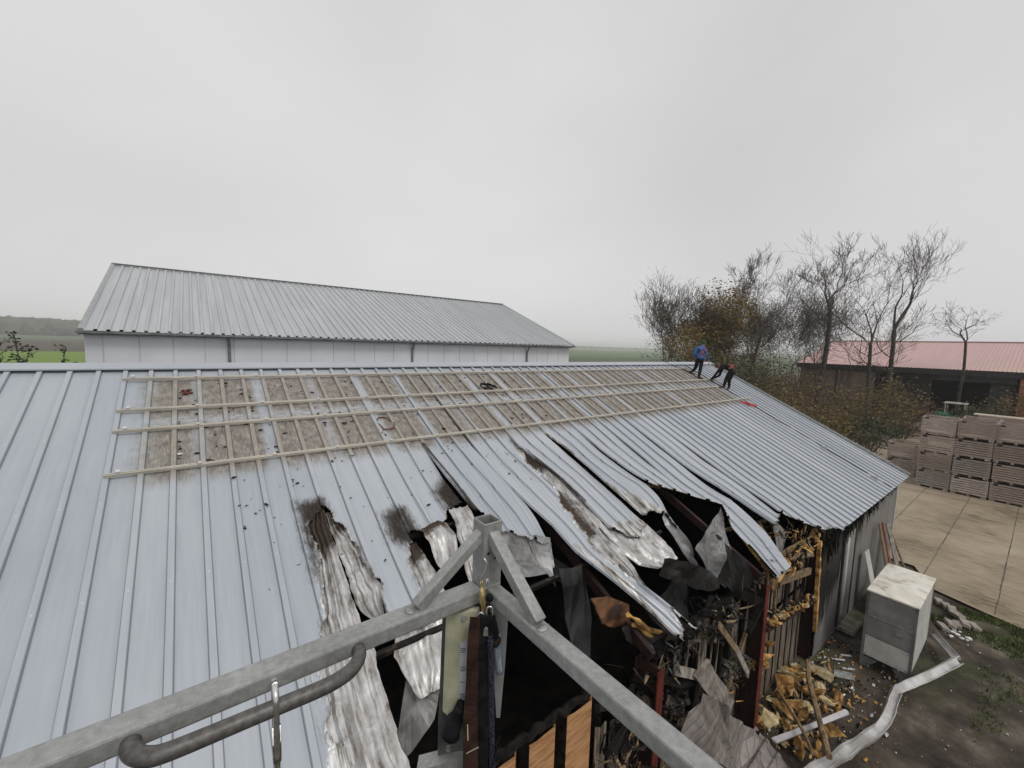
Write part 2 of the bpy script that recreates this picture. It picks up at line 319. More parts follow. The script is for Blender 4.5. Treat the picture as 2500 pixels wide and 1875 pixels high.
# field sheet: strips of winter crop, plough and stubble
k = NB('field', .95); v = k.co(); p = k.sep(v); f = k.noise(v, .02, 6); f3 = k.noise(v, .6, 4)
q = k.ma('ADD', p[1], k.ma('MULTIPLY', p[0], .0))
q = k.ma('ADD', q, k.ma('MULTIPLY_ADD', k.noise(v, .004, 2), 30, -15))
left = k.rng(p[0], 120, 60)
cropc = k.mix(f3, (.10, .17, .018), (.16, .24, .03)); plough = k.mix(f3, (.06, .044, .034), (.085, .065, .05)); green2 = k.mix(f, (.06, .085, .04), (.085, .11, .05))
c = k.mix(k.rng(q, 212, 222), cropc, plough); c = k.mix(k.rng(q, 470, 500), c, green2)
rr = k.mix(k.rng(q, 190, 240), k.mix(f, (.05, .075, .028), (.07, .09, .035)), k.mix(f, (.075, .12, .045), (.095, .14, .055)))
near = k.mix(f3, (.05, .045, .03), (.085, .08, .05))
c = k.mix(left, rr, c); k.col(k.mix(k.rng(q, 46, 54), near, c)); M['field'] = k.m
simple('grass', (.035, .05, .012), (.13, .17, .04), 6, .9)

# ------------------------------------------------------------------ mesh helpers
def org(o):
    v = Vector((0, 0, 0))
    while o is not None: v += o.location; o = o.parent
    return v
def tag(o, label=None, cat=None, group=None, kind=None):
    if label: o['label'] = label
    if cat: o['category'] = cat
    if group: o['group'] = group
    if kind: o['kind'] = kind
    return o
def thing(name, label, cat, loc=(0, 0, 0), group=None, rz=0):
    o = bpy.data.objects.new(name, None); COL.objects.link(o); o.location = loc; o.rotation_euler = (0, 0, rz)
    o.empty_display_size = .1
    return tag(o, label, cat, group)
def frame_of(d, up=Vector((0, 0, 1))):
    d = Vector(d).normalized()
    if abs(d.dot(up)) > .97: up = Vector((0, 1, 0))
    x = d.cross(up).normalized(); y = x.cross(d).normalized(); return d, x, y
class MB:
    def __init__(s): s.v = []; s.f = []; s.mi = []; s.cur = 0
    def mat(s, i): s.cur = i; return s
    def add(s, vs, fs):
        o = len(s.v); s.v += [tuple(p) for p in vs]; s.f += [tuple(i+o for i in f) for f in fs]; s.mi += [s.cur]*len(fs); return s
    def box(s, c, sz, M3=None):
        c = Vector(c); h = Vector(sz)/2; P = []
        for x in (-1, 1):
            for y in (-1, 1):
                for z in (-1, 1):
                    q = Vector((x*h.x, y*h.y, z*h.z)); P.append(c + (M3 @ q if M3 else q))
        return s.add(P, [(0, 1, 3, 2), (4, 6, 7, 5), (0, 4, 5, 1), (2, 3, 7, 6), (0, 2, 6, 4), (1, 5, 7, 3)])
    def boxm(s, a, b): 
        a = Vector(a); b = Vector(b); return s.box((a+b)/2, [abs(q) for q in (b-a)])
    def bar(s, a, b, w, h, up=Vector((0, 0, 1))):
        a = Vector(a); b = Vector(b); d, x, y = frame_of(b-a, up)
        P = []
        for p in (a, b):
            for sx, sy in ((-1, -1), (1, -1), (1, 1), (-1, 1)): P.append(p + x*sx*w/2 + y*sy*h/2)
        return s.add(P, [(3, 2, 1, 0), (4, 5, 6, 7), (0, 1, 5, 4), (1, 2, 6, 5), (2, 3, 7, 6), (3, 0, 4, 7)])
    def tube(s, pts, r, n=8, cap=True):
        pts = [Vector(p) for p in pts]
        if not hasattr(r, '__len__'): r = [r]*len(pts)
        P = []; F = []; px = None
        for i, p in enumerate(pts):
            d = (pts[min(i+1, len(pts)-1)] - pts[max(i-1, 0)])
            if px is None: d, x, y = frame_of(d)
            else:
                d = d.normalized(); x = (px - d*px.dot(d)); x = x.normalized() if x.length > 1e-6 else frame_of(d)[1]; y = d.cross(x)
            px = x
            for j in range(n):
                a = 2*math.pi*j/n; P.append(p + (x*math.cos(a) + y*math.sin(a))*r[i])
        for i in range(len(pts)-1):
            for j in range(n):
                k = (j+1) % n; F.append((i*n+j, i*n+k, (i+1)*n+k, (i+1)*n+j))
        if cap: F.append(tuple(range(n))[::-1]); F.append(tuple((len(pts)-1)*n+j for j in range(n)))
        return s.add(P, F)
    def extrude(s, prof, a, b, xdir, ydir, cap=True):
        """profile of (x,y) swept from a to b"""
        a = Vector(a); b = Vector(b); xd = Vector(xdir); yd = Vector(ydir); n = len(prof)
        P = [p + xd*x + yd*y for p in (a, b) for x, y in prof]
        F = [(j, (j+1) % n, n+(j+1) % n, n+j) for j in range(n)]
        if cap: F += [tuple(range(n))[::-1], tuple(range(n, 2*n))]
        return s.add(P, F)
    def prism(s, poly, off):
        n = len(poly); o = Vector(off); P = [Vector(p) for p in poly] + [Vector(p)+o for p in poly]
        return s.add(P, [tuple(range(n))[::-1], tuple(range(n, 2*n))] + [(j, (j+1) % n, n+(j+1) % n, n+j) for j in range(n)])
    def rock(s, c, r, sc=(1, 1, 1), seed=0, sub=2, rough=.45, rot=None):
        rnd = random.Random(seed); bm = bmesh.new(); bmesh.ops.create_icosphere(bm, subdivisions=sub, radius=1)
        off = Vector((rnd.random()*50, rnd.random()*50, rnd.random()*50)); P = []
        for v in bm.verts:
            k = 1 + rough*mnoise.noise(v.co*1.3+off) + rough*.5*mnoise.noise(v.co*3.1+off)
            q = Vector((v.co.x*sc[0], v.co.y*sc[1], v.co.z*sc[2]))*k*r
            if rot: q = rot @ q
            P.append(Vector(c)+q)
        bm.verts.index_update(); F = [tuple(v.index for v in f.verts) for f in bm.faces]; bm.free(); return s.add(P, F)
    def build(s, name, mats, parent=None, smooth=False, bevel=0, solid=0):
        if not isinstance(mats, (list, tuple)): mats = [mats]
        V = np.array(s.v, float).reshape(-1, 3)
        if parent is not None: o0 = np.array(org(parent))
        else: mn, mx_ = V.min(0), V.max(0); o0 = np.array([(mn[0]+mx_[0])/2, (mn[1]+mx_[1])/2, mn[2]])
        me = bpy.data.meshes.new(name); me.from_pydata((V-o0).tolist(), [], s.f)
        for q in mats: me.materials.append(M[q] if isinstance(q, str) else q)
        if len(mats) > 1: me.polygons.foreach_set('material_index', s.mi)
        if smooth: me.polygons.foreach_set('use_smooth', [True]*len(me.polygons))
        me.validate(); me.update()
        ob = bpy.data.objects.new(name, me); COL.objects.link(ob)
        if parent is not None: ob.parent = parent
        else: ob.location = o0
        if bevel:
            b = ob.modifiers.new('bevel', 'BEVEL'); b.width = bevel; b.segments = 2; b.limit_method = 'ANGLE'
        if solid:
            b = ob.modifiers.new('solid', 'SOLIDIFY'); b.thickness = solid; b.offset = 0
        return ob
def copy_tree(o, parent=None):
    c = o.copy(); COL.objects.link(c); c.parent = parent
    for ch in list(o.children): copy_tree(ch, c)
    return c

# ------------------------------------------------------------------ roof space: i = rib number along the ridge, s = ribs down the slope, n = metres above the sheet
SL = R_(25.635); YR = 29.576*U; ZR = H - 1.798*U
def RP(i, s, n=0.): return Vector(((i-2.864)*U, YR - s*U*math.cos(SL) - n*math.sin(SL), ZR - s*U*math.sin(SL) + n*math.cos(SL)))
EAVE = 23.76; I_END = 60.83; I_START = -10.
YE = YR - EAVE*U*math.cos(SL); ZE = ZR - EAVE*U*math.sin(SL)
X0 = (I_START-2.864)*U; X1 = (I_END-2.864)*U
def XI(i): return (i-2.864)*U
# value noise on arrays
def _h(ix, iy, sd):
    x = np.sin(ix*127.1 + iy*311.7 + sd*74.7)*43758.5453; return x - np.floor(x)
def vn(x, y, sd=0):
    x = np.asarray(x, float); y = np.asarray(y, float)
    ix = np.floor(x); iy = np.floor(y); fx = x-ix; fy = y-iy; fx = fx*fx*(3-2*fx); fy = fy*fy*(3-2*fy)
    a = _h(ix, iy, sd); b = _h(ix+1, iy, sd); c = _h(ix, iy+1, sd); d = _h(ix+1, iy+1, sd)
    return (a*(1-fx)+b*fx)*(1-fy) + (c*(1-fx)+d*fx)*fy - .5
def fbm(x, y, sd=0, o=4):
    t = 0; a = 1.
    for k in range(o): t = t + a*vn(x*2**k, y*2**k, sd+k*3); a *= .5
    return t
def sstep(x, a, b):
    t = np.clip((x-a)/(b-a), 0, 1); return t*t*(3-2*t)
def pdist(I, S_, poly):
    """signed distance to polygon, positive inside"""
    P = np.stack([I, S_], -1); d = np.full(I.shape, 1e9); ins = np.zeros(I.shape, bool); n = len(poly)
    for k in range(n):
        a = np.array(poly[k], float); b = np.array(poly[(k+1) % n], float); e = b-a
        t = np.clip(((P-a)@e)/(e@e+1e-12), 0, 1); q = P-a-t[..., None]*e; d = np.minimum(d, np.sqrt((q**2).sum(-1)))
        c = ((a[1] > P[..., 1]) != (b[1] > P[..., 1])) & (P[..., 0] < (b[0]-a[0])*(P[..., 1]-a[1])/((b[1]-a[1]) if b[1] != a[1] else 1e-9)+a[0])
        ins ^= c
    return np.where(ins, d, -d)
RIBH = .040
def prof(a):
    r = np.abs(a - np.round(a)); return RIBH*np.clip((.114-r)/(.114-.086), 0, 1)
def cols(w, res=None):
    base = []
    for k in range(int(round(w))+1):
        for o in (-.114, -.086, .086, .114): base.append(k+o)
    base = [c for c in base if -.12 <= c <= w-.113+1e-6]
    base.append(w-.115)
    base = sorted(set(base))
    out = []
    for a, b in zip(base[:-1], base[1:]):
        n = max(1, int(math.ceil((b-a)/(res or .3)))); out += [a+(b-a)*t/n for t in range(n)]
    return np.array(out+[base[-1]])
def sheet(name, I, S_, N, parent, mats, keep=None, burn=None, soot=None, thick=.004, uvI=None, uvS=None):
    nr, nc = I.shape
    X = (I-2.864)*U; Y = YR - S_*U*math.cos(SL) - N*math.sin(SL); Z = ZR - S_*U*math.sin(SL) + N*math.cos(SL)
    o0 = org(parent); V = np.stack([X-o0.x, Y-o0.y, Z-o0.z], -1).reshape(-1, 3)
    idx = np.arange(nr*nc).reshape(nr, nc)
    Fq = np.stack([idx[1:, :-1], idx[1:, 1:], idx[:-1, 1:], idx[:-1, :-1]], -1)
    if keep is not None: Fq = Fq[keep]
    Fq = Fq.reshape(-1, 4)
    used = np.unique(Fq); rem = -np.ones(nr*nc, int); rem[used] = np.arange(len(used))
    Fq = rem[Fq]; V = V[used]
    me = bpy.data.meshes.new(name); me.from_pydata(V.tolist(), [], Fq.tolist())
    uv = me.uv_layers.new(name='UVMap')
    UI = (I if uvI is None else uvI).reshape(-1)[used]; US = (S_ if uvS is None else uvS).reshape(-1)[used]
    lv = np.zeros(len(me.loops), int); me.loops.foreach_get('vertex_index', lv)
    uv.data.foreach_set('uv', np.stack([UI[lv], US[lv]], -1).reshape(-1))
    for nm, A in (('burn', burn), ('soot', soot)):
        at = me.attributes.new(nm, 'FLOAT', 'POINT')
        if A is not None: at.data.foreach_set('value', A.reshape(-1)[used].astype(float))
    for q in mats: me.materials.append(M[q])
    me.update()
    ob = bpy.data.objects.new(name, me); COL.objects.link(ob); ob.parent = parent
    md = ob.modifiers.new('solid', 'SOLIDIFY'); md.thickness = thick; md.offset = -1
    if len(mats) > 1: md.material_offset = 1; md.material_offset_rim = 0
    return ob

# ------------------------------------------------------------------ the burnt barn
barn = thing('burnt_barn', 'long barn with grey sheet metal roof, its near eave burnt open', 'barn', (XI(25), YR, 0))
rnd = random.Random(3)
def plain(i0, s1=EAVE+.35, w=3):
    c = cols(w); sv = np.linspace(-.2, s1, 60); A, B = np.meshgrid(c, sv)
    N = prof(A) + .006*fbm((A+i0)*.9, B*.5, 5) + np.where(A < 0, .0035, 0)
    sheet('roof_panel', A+i0, B, N, barn, ['roof_paint', 'char'])
for i0 in (-11, -8, -5, -2, 1): plain(i0)
def lerp_poly(pts, s):
    p = np.array(pts, float); return np.interp(s, p[:, 1], p[:, 0])
def dmg(i0, s_end, Lp=None, Rp=None, res=.09, ds=.07, s_fine=8.5, cuts=(), burns=(), soots=(), nfun=None, jag=.12, w=3, seed=0, warp=1., name='roof_panel'):
    c = cols(w, res); sv = np.concatenate([np.linspace(-.2, s_fine, 14)[:-1], np.arange(s_fine, s_end+ds, ds)])
    A, B = np.meshgrid(c, sv)
    l = lerp_poly(Lp, B) if Lp else i0+0*B
    r = lerp_poly(Rp, B) if Rp else i0+w+0*B
    I = l + (A/w)*(r-l)
    deep = sstep(B, 9.5, 15)
    N = prof(A) + .004*fbm(I*.8, B*.35, 5) + np.where(A < 0, .0035, 0) + warp*deep*.028*fbm(I*.55+seed, B*.33, 11+seed, 3)
    if nfun: N = N + nfun(A, B, I)
    jn = fbm(I*2.2, B*2.2, 31+seed, 4)*jag*2
    Ic = (I[1:, 1:]+I[:-1, :-1])/2; Bc = (B[1:, 1:]+B[:-1, :-1])/2; jc = fbm(Ic*2.2, Bc*2.2, 31+seed, 4)*jag*2
    keep = Bc < s_end + jc*1.5
    edge = np.full(I.shape, 9.)
    for poly in cuts:
        keep &= ~(pdist(Ic, Bc, poly) + jc > 0)
        edge = np.minimum(edge, np.abs(pdist(I, B, poly)+jn))
    if jag > .04: N = N + np.where(edge < .16, (.16-edge)/.16*(.02+.05*np.clip(vn(I*6, B*6, 3)+.3, 0, 1)), 0)
    bu = np.zeros(I.shape); so = np.zeros(I.shape)
    for poly, wd in burns: bu = np.maximum(bu, np.clip(.5+pdist(I, B, poly)/wd, 0, 1))
    for poly, wd in soots: so = np.maximum(so, np.clip(.5+pdist(I, B, poly)/wd, 0, 1))
    if cuts: so = np.maximum(so, np.where(edge < .12, .5*(1-edge/.12), 0)); bu = np.maximum(bu, np.where(edge < .10, .75, 0))
    return sheet(name, I, B, N, barn, ['roof_paint', 'char'], keep, bu, so)
def liner(Lp, Rp, n0=-.04, ribs=(.5,), ribh=.045, soots=(), crumple=.02, jag=.1, nx=24, ds=.07, seed=0, nfun=None, name='burnt_liner', mats=('burnt_sheet', 'char')):
    s0 = min(Lp[0][1], Rp[0][1]); s1 = max(Lp[-1][1], Rp[-1][1]); sv = np.arange(s0, s1, ds); a = np.linspace(0, 1, nx)
    A, B = np.meshgrid(a, sv); l = lerp_poly(Lp, B); r = lerp_poly(Rp, B)
    jl = jag*fbm(B*1.9, B*0, 41+seed); jr = jag*fbm(B*1.9, B*0, 57+seed)
    I = (l+jl)*(1-A) + (r+jr)*A
    N = n0 + crumple*fbm(I*1.1, B*.5, 61+seed) + crumple*.12*fbm(I*3, B*2, 63+seed)
    for q in ribs: N = N + ribh*np.clip((.075-np.abs(A-q))/.03, 0, 1)
    N = N + .035*(np.clip(.12-A, 0, 1)+np.clip(A-.88, 0, 1))/.12
    if nfun: N = N + nfun(A, B, I)
    so = np.zeros(I.shape)
    for poly, wd in soots: so = np.maximum(so, np.clip(.5+pdist(I, B, poly)/wd, 0, 1))
    return sheet(name, I, B, N, barn, list(mats), None, None, so, uvI=I, uvS=B)
lift = lambda A, B, amt, s0, s1, wid=.7: .42*amt*sstep(B, s0, s1)*np.clip(1-A/wid, 0, 1)**1.3
END = EAVE+.3
# panel 4-7: right side burnt through
cutA = [(7.3, 12.35), (6.92, 12.4), (6.3, 13.3), (6.32, 14.9), (6.1, 16.9), (5.85, 18.1), (5.55, 18.8), (5.5, 20.6), (5.8, 21.6), (5.95, 24.5), (7.3, 24.5)]
dmg(4, END, cuts=[cutA], res=.06, ds=.05, soots=[([(6.05, 11.9), (7.1, 11.9), (7.05, 13), (6.3, 13.2), (6.15, 15.8), (6.05, 15.8)], .9)], burns=[([(5.5, 20.4), (6, 20.4), (6, 25), (5.2, 25), (5.0, 22)], .5)], seed=1)
liner([(6.6, 12.2), (6.15, 13.3), (6.2, 14.9), (5.95, 16.9), (5.7, 18.1), (5.35, 18.8), (5.2, 20.6), (5.2, 24.2)], [(7.0, 12.2), (6.98, 15), (7.02, 17), (7.15, 18.8), (7.05, 21), (7.1, 24.2)], -.035, (.3, .5, .75), .05, [([(5.9, 12), (7.2, 12), (7.2, 14.3), (6.5, 15), (6.0, 14.2)], 1.2)], seed=1, crumple=.025)
liner([(7.05, 12.7), (7.08, 15), (7.2, 17), (7.66, 18.0)], [(7.25, 12.7), (7.75, 14.2), (7.95, 15.6), (8.1, 16.8), (7.85, 18.0)], -.05, (.35, .7), .035, [([(7, 12.5), (8, 12.5), (7.9, 14.0), (7.2, 13.8)], .8)], seed=2, nfun=lambda A, B, I: -.12*(1-A)*sstep(B, 14, 18))
# panel 7-10
cutB = [(6.8, 12.5), (7.15, 12.75), (7.6, 14.2), (7.75, 15.6), (8.0, 16.7), (7.75, 17.9), (8.0, 18.9), (9.3, 18.9), (9.35, 17.6), (9.35, 16.8), (9.4, 16.1), (9.7, 15.5), (10.2, 15.3), (10.2, 24), (6.8, 24)]
dmg(7, 19.6, cuts=[cutB], res=.06, ds=.05, soots=[([(6.7, 11.9), (7.1, 11.9), (7.2, 12.8), (6.7, 12.8)], .7), ([(9.2, 13.6), (10.1, 13.2), (10.1, 15.6), (9.6, 15.4), (9.1, 15.0)], 1.1)], seed=2)
liner([(9.6, 15.3), (9.3, 16.1), (9.25, 17), (9.1, 18), (8.0, 18.7), (7.85, 19.2), (8.3, 20.6)], [(10.15, 15.3), (10.25, 16.5), (10.3, 17.5), (10.3, 19), (9.9, 20.0), (9.0, 20.6)], -.06, (.5,), .03, [([(9.2, 15), (10.3, 15), (10.3, 16), (9.6, 16.4)], .8)], seed=3, nfun=lambda A, B, I: -.28*sstep(B, 18.3, 20.6), crumple=.06)
# panel 10-13
cutC = [(9.7, 15.0), (10.2, 14.9), (10.6, 15.15), (11.1, 14.9), (11.6, 14.75), (12.0, 14.25), (13.3, 13.9), (13.3, 20), (9.7, 20)]
dmg(10, 15.4, Rp=[(13, -.2), (13.05, 9), (13.0, 12), (13.2, 14.2), (13.4, 15.5)], cuts=[cutC], res=.07, ds=.06, soots=[([(9.8, 13.4), (10.3, 13.4), (10.4, 15.2), (9.8, 15.2)], .8), ([(12.0, 12.9), (13.1, 11.9), (13.4, 14.6), (12.2, 14.7)], 1.0)], seed=3)
liner([(10.5, 14.9), (10.45, 15.4), (10.5, 16.1), (10.7, 17)], [(11.7, 14.9), (11.8, 15.6), (11.7, 16.4), (11.5, 17)], .02, (.6,), .02, [([(10.3, 14.7), (11.8, 14.7), (11.6, 15.2), (10.5, 15.3)], .6)], seed=4, nfun=lambda A, B, I: .1*np.sin(A*3.14)-.2*sstep(B, 15.6, 17), crumple=.08)
liner([(12.1, 14.3), (12.0, 15), (11.8, 16), (11.7, 17.6)], [(13.1, 14.3), (13.05, 15), (13.0, 16), (12.9, 17.6)], .03, (.25, .6), .025, [], seed=5, nfun=lambda A, B, I: -.25*sstep(B, 15.8, 17.6), crumple=.05)
# panel 13-16
cutD = [(12.6, 14.7), (13.3, 15.0), (13.9, 16.0), (15.4, 17.0), (15.9, 17.35), (16.8, 17.4), (16.8, 22), (12.6, 22)]
dmg(13, 17.6, Lp=[(13, -.2), (13.02, 9.4), (13.0, 12.1), (13.2, 14.2), (13.5, 15.5), (13.5, 18)], Rp=[(16, -.2), (15.9, 8.9), (16.0, 11.6), (16.25, 13.5), (16.4, 15.2), (16.45, 18)], cuts=[cutD], seed=4,
    nfun=lambda A, B, I: lift(A, B, .13, 9, 14.5) + .05*np.sin(np.clip((B-10)/6, 0, 1)*3.1) - .12*sstep(B, 15.8, 17.4)*np.clip((A-1.6)/1.4, 0, 1), soots=[([(12.9, 9.2), (13.06, 9.2), (13.5, 15), (13.1, 15)], .25)])
# panel 16-19: the long tongue that has slid down towards the eave
LE = [(16, -.2), (16, 9), (16.0, 11.9), (16.15, 13.6), (16.45, 15.4), (16.8, 16.8), (16.9, 18.5), (17.6, 20.7), (18.15, 22.5), (18.35, 23.8)]
RE = [(19, -.2), (19, 10.5), (19.2, 12), (19.7, 14), (19.8, 16), (19.4, 18), (19.0, 19.5), (19.15, 21), (19.6, 22.5), (19.85, 23.8)]
strip = [(18.97, 10.9), (18.35, 12.3), (18.95, 13.6), (19.0, 14.2), (18.45, 15.5), (18.4, 16.8), (18.15, 18.6), (18.25, 19.5), (18.6, 20.8), (18.95, 21.3), (19.6, 19), (20.4, 16.5), (20, 13.5), (19.3, 11)]
endE = [(17.8, 23.2), (18.55, 23.7), (18.85, 23.2), (19.1, 22.6), (19.25, 22.7), (19.3, 23.3), (19.6, 23.7), (20.5, 23.4), (20.5, 25), (17.5, 25)]
dmg(16, 23.9, Lp=LE, Rp=RE, cuts=[strip, endE], seed=5, jag=.1, res=.07, ds=.06,
    nfun=lambda A, B, I: lift(A, B, .12, 9.5, 15) + .07*sstep(B, 18, 22)*np.exp(-((A-1.5)/.7)**2),
    burns=[([(16.9, 18), (17.3, 18), (18.1, 20.5), (18.6, 23.8), (18.2, 23.8), (17.6, 20.7)], .35), ([(18.6, 10.6), (19.1, 10.4), (19, 11.5), (18.4, 12.2)], .3)], soots=[([(18.7, 10.0), (19.1, 9.6), (19.1, 12.4), (18.8, 12.3)], .8)])
liner([(18.8, 11.0), (18.2, 12.3), (18.8, 13.6), (18.85, 14.2), (18.3, 15.5), (18.25, 16.8), (18.0, 18.6), (18.1, 19.5), (18.7, 21.4)], [(19.3, 11.0), (19.55, 12), (19.95, 14.1), (20.05, 16.5), (19.65, 18.4), (19.35, 20), (18.95, 21.4)], -.03, (.5, .68), .05,
      [([(18.6, 10.8), (19.7, 10.8), (19.9, 12.6), (19.0, 13.2), (18.5, 12.4)], 1.3), ([(18.4, 14.8), (19.1, 14.8), (19, 18), (18.4, 18)], .8)], seed=6, crumple=.04)
# panel 19-22
cutF = [(18.9, 18.2), (20.2, 18.1), (20.7, 18.75), (21.5, 18.9), (22.2, 18.55), (22.9, 18.5), (22.9, 24), (18.9, 24)]
dmg(19, 19.2, Lp=[(19, -.2), (19, 10.5), (19.3, 11.9), (19.8, 14.1), (19.92, 16.5), (20.0, 19.5)], Rp=[(22, -.2), (21.9, 10), (22.05, 11.7), (22.3, 14), (22.5, 15.8), (22.7, 18.4), (22.7, 19.5)], cuts=[cutF], seed=6,
    nfun=lambda A, B, I: lift(A, B, .05, 11, 14), burns=[([(19.9, 17.6), (22.9, 18.1), (22.9, 20), (19.9, 20)], .5), ([(21.7, 9.8), (22.2, 11), (22.4, 14.5), (22.2, 14.5), (21.95, 12)], .25)], soots=[([(19.2, 11), (19.5, 12), (20.0, 16), (19.8, 16), (19.2, 12)], .4)])
liner([(19.5, 17.6), (19.5, 19.4), (19.75, 20.2), (20.8, 20.8)], [(22.5, 17.6), (22.7, 18.6), (22.6, 20.2), (22.45, 20.8)], -.035, (.12, .45, .8), .035, [], seed=7, crumple=.03)
# panel 22-25
cutG = [(22.3, 18.4), (23.4, 17.9), (24.3, 18.2), (24.75, 19.2), (25.4, 18.9), (25.95, 17.2), (26.5, 17.2), (26.5, 22), (22.3, 22)]
dmg(22, 19.4, Lp=[(22, -.2), (21.9, 9.6), (22.25, 11.2), (22.35, 13.4), (22.55, 15.7), (22.75, 18.2), (22.9, 20)], Rp=[(25, -.2), (24.95, 9.5), (25.0, 12.5), (25.45, 15), (25.75, 16), (25.6, 17.5), (25.2, 19.5)], cuts=[cutG], seed=7,
    nfun=lambda A, B, I: lift(A, B, .16, 9.5, 14) + .09*sstep(B, 13, 16.5)*np.exp(-((A-1.9)/.9)**2) - .2*sstep(B, 16.8, 19)*np.clip((A-1.2)/1.8, 0, 1), burns=[([(22.2, 15.2), (22.9, 15.2), (24, 17.2), (25, 18.5), (24.8, 20), (22.2, 20)], .6), ([(21.7, 9.6), (22.3, 9.9), (22.5, 13), (22.1, 13)], .3)])
# panels 25-28 and 28-31: torn diagonally
diag = [(24.4, 15.5), (25.7, 15.9), (27.8, 17.55), (29.9, 19.2), (29.0, 25), (24.4, 25)]
dmg(25, 18, Lp=[(25, -.2), (24.95, 9.5), (25, 12.5), (25.45, 15), (25.7, 15.9), (25.7, 19)], cuts=[diag], seed=8, jag=.012, res=.05, ds=.04, s_fine=13, nfun=lambda A, B, I: lift(A, B, .1, 9.5, 14) + .05*sstep(B, 14, 17))
dmg(28, 24.0, Lp=[(28, -.2), (28, 17), (28.15, 20.7), (27.9, 22.3), (27.35, 23.8), (27.3, 24.2)], Rp=[(31, -.2), (31.0, 17.5), (31.15, 19.1), (29.9, 22), (28.75, 23.9), (28.6, 24.2)], seed=9, jag=.012, res=.05, ds=.045, s_fine=14,
    cuts=[[(26.5, 16.55), (28.0, 17.7), (29.85, 19.17), (29.3, 19.8), (28.35, 20.7), (28.0, 22), (27.35, 23.9), (26.5, 24)]],
    nfun=lambda A, B, I: lift(A, B, .05, 10, 14) + .08*sstep(B, 16, 20) + .12*sstep(B, 18, 22)*np.clip((A-1.8)/1.2, -.4, 1))
# panels 31-34, 34-37, 37-40
cutI = [(30.8, 21.2), (31.9, 21.95), (33.0, 21.6), (34.1, 21.3), (34.6, 21.2), (34.6, 25), (30.8, 25)]
dmg(31, 22.3, Lp=[(31, -.2), (31.1, 17), (31.25, 18.5), (31.95, 21.9), (32, 23)], cuts=[cutI], seed=10, jag=.05, nfun=lambda A, B, I: lift(A, B, .14, 12, 19) + .05*sstep(B, 15, 19))
cutJ = [(33.8, 21.3), (34.3, 21.5), (35.2, 22.6), (36.2, 23.45), (36.9, 23.7), (37.1, 23.55), (37.2, 25), (33.8, 25)]
dmg(34, 24.1, cuts=[cutJ], seed=11, jag=.06, nfun=lambda A, B, I: lift(A, B, .12, 12, 19) + .04*sstep(B, 17, 21))
dmg(37, 24.1, seed=12, cuts=[[(36.8, 23.6), (38.0, 23.9), (38.2, 25), (36.8, 25)]], nfun=lambda A, B, I: lift(A, B, .05, 17, 23), s_fine=14, warp=.4)
for i0 in range(40, 58, 3): plain(i0)
plain(58, w=2.83)
# far slope of the barn and ridge cap
b = MB(); 
for q in range(-11, 61):
    pass
pr = []
for q in np.arange(-11, 60.9, .25): pr.append(q)
def farslope():
    c = np.concatenate([np.array([-.114, -.086, .086, .114])+k for k in range(-11, 61)]); sv = np.linspace(-.2, EAVE+.3, 4)
    A, B = np.meshgrid(c, sv); N = prof(A); X = (A-2.864)*U; Y = 2*YR-(YR - B*U*math.cos(SL) - N*math.sin(SL)); Z = ZR - B*U*math.sin(SL)+N*math.cos(SL)
    V = np.stack([X, Y, Z], -1).reshape(-1, 3); nc = len(c); F = [(r*nc+j, r*nc+j+1, (r+1)*nc+j+1, (r+1)*nc+j) for r in range(3) for j in range(nc-1)]
    q = MB(); q.add(V.tolist(), F); q.build('far_roof_slope', 'far_roof', barn)
farslope()
cap = MB()
w_, t_ = .21, .05
for sx in (-1, 1):
    pa = Vector((X0, YR, ZR+.085)); pb = Vector((X1+.02, YR, ZR+.085))
    dn = Vector((0, sx*math.cos(SL), -math.sin(SL)))
    P = [pa, pb, pb+dn*w_, pa+dn*w_, pb+dn*w_+Vector((0, 0, -.022)), pa+dn*w_+Vector((0, 0, -.022))]
    cap.add(P, [(0, 1, 2, 3) if sx < 0 else (3, 2, 1, 0), (3, 2, 4, 5)])
cap.build('ridge_cap', 'roof_paint', barn)
# verge trim at the right gable
vt = MB()
for (a, b_) in ((RP(I_END+.1, -.1, .03), RP(I_END+.1, EAVE+.3, .03)),):
    vt.bar(a, b_, .05, .12, up=Vector((0, -math.sin(SL), math.cos(SL))))
vt.build('verge_trim', 'galvanised', barn)
# eave edge: black gap strip below the intact sheets
# closing walls: gables, back wall, inner black lining
YB = 2*YR-YE; YW = 2.84
g = MB()
def gable(x, t):
    return [Vector((x, YW+.02, 0)), Vector((x, YB-.1, 0)), Vector((x, YB-.1, ZE-.08)), Vector((x, YR, ZR-.12)), Vector((x, YW+.02, ZE-.08+.05))]
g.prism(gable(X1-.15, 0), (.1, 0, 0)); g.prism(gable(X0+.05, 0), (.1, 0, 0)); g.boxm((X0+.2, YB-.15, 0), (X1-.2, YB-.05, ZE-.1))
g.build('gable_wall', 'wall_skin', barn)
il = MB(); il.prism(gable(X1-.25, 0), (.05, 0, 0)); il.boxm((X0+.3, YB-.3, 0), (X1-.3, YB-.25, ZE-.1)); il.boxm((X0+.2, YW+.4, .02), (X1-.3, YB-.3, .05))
il.build('charred_lining', 'interior_black', barn)
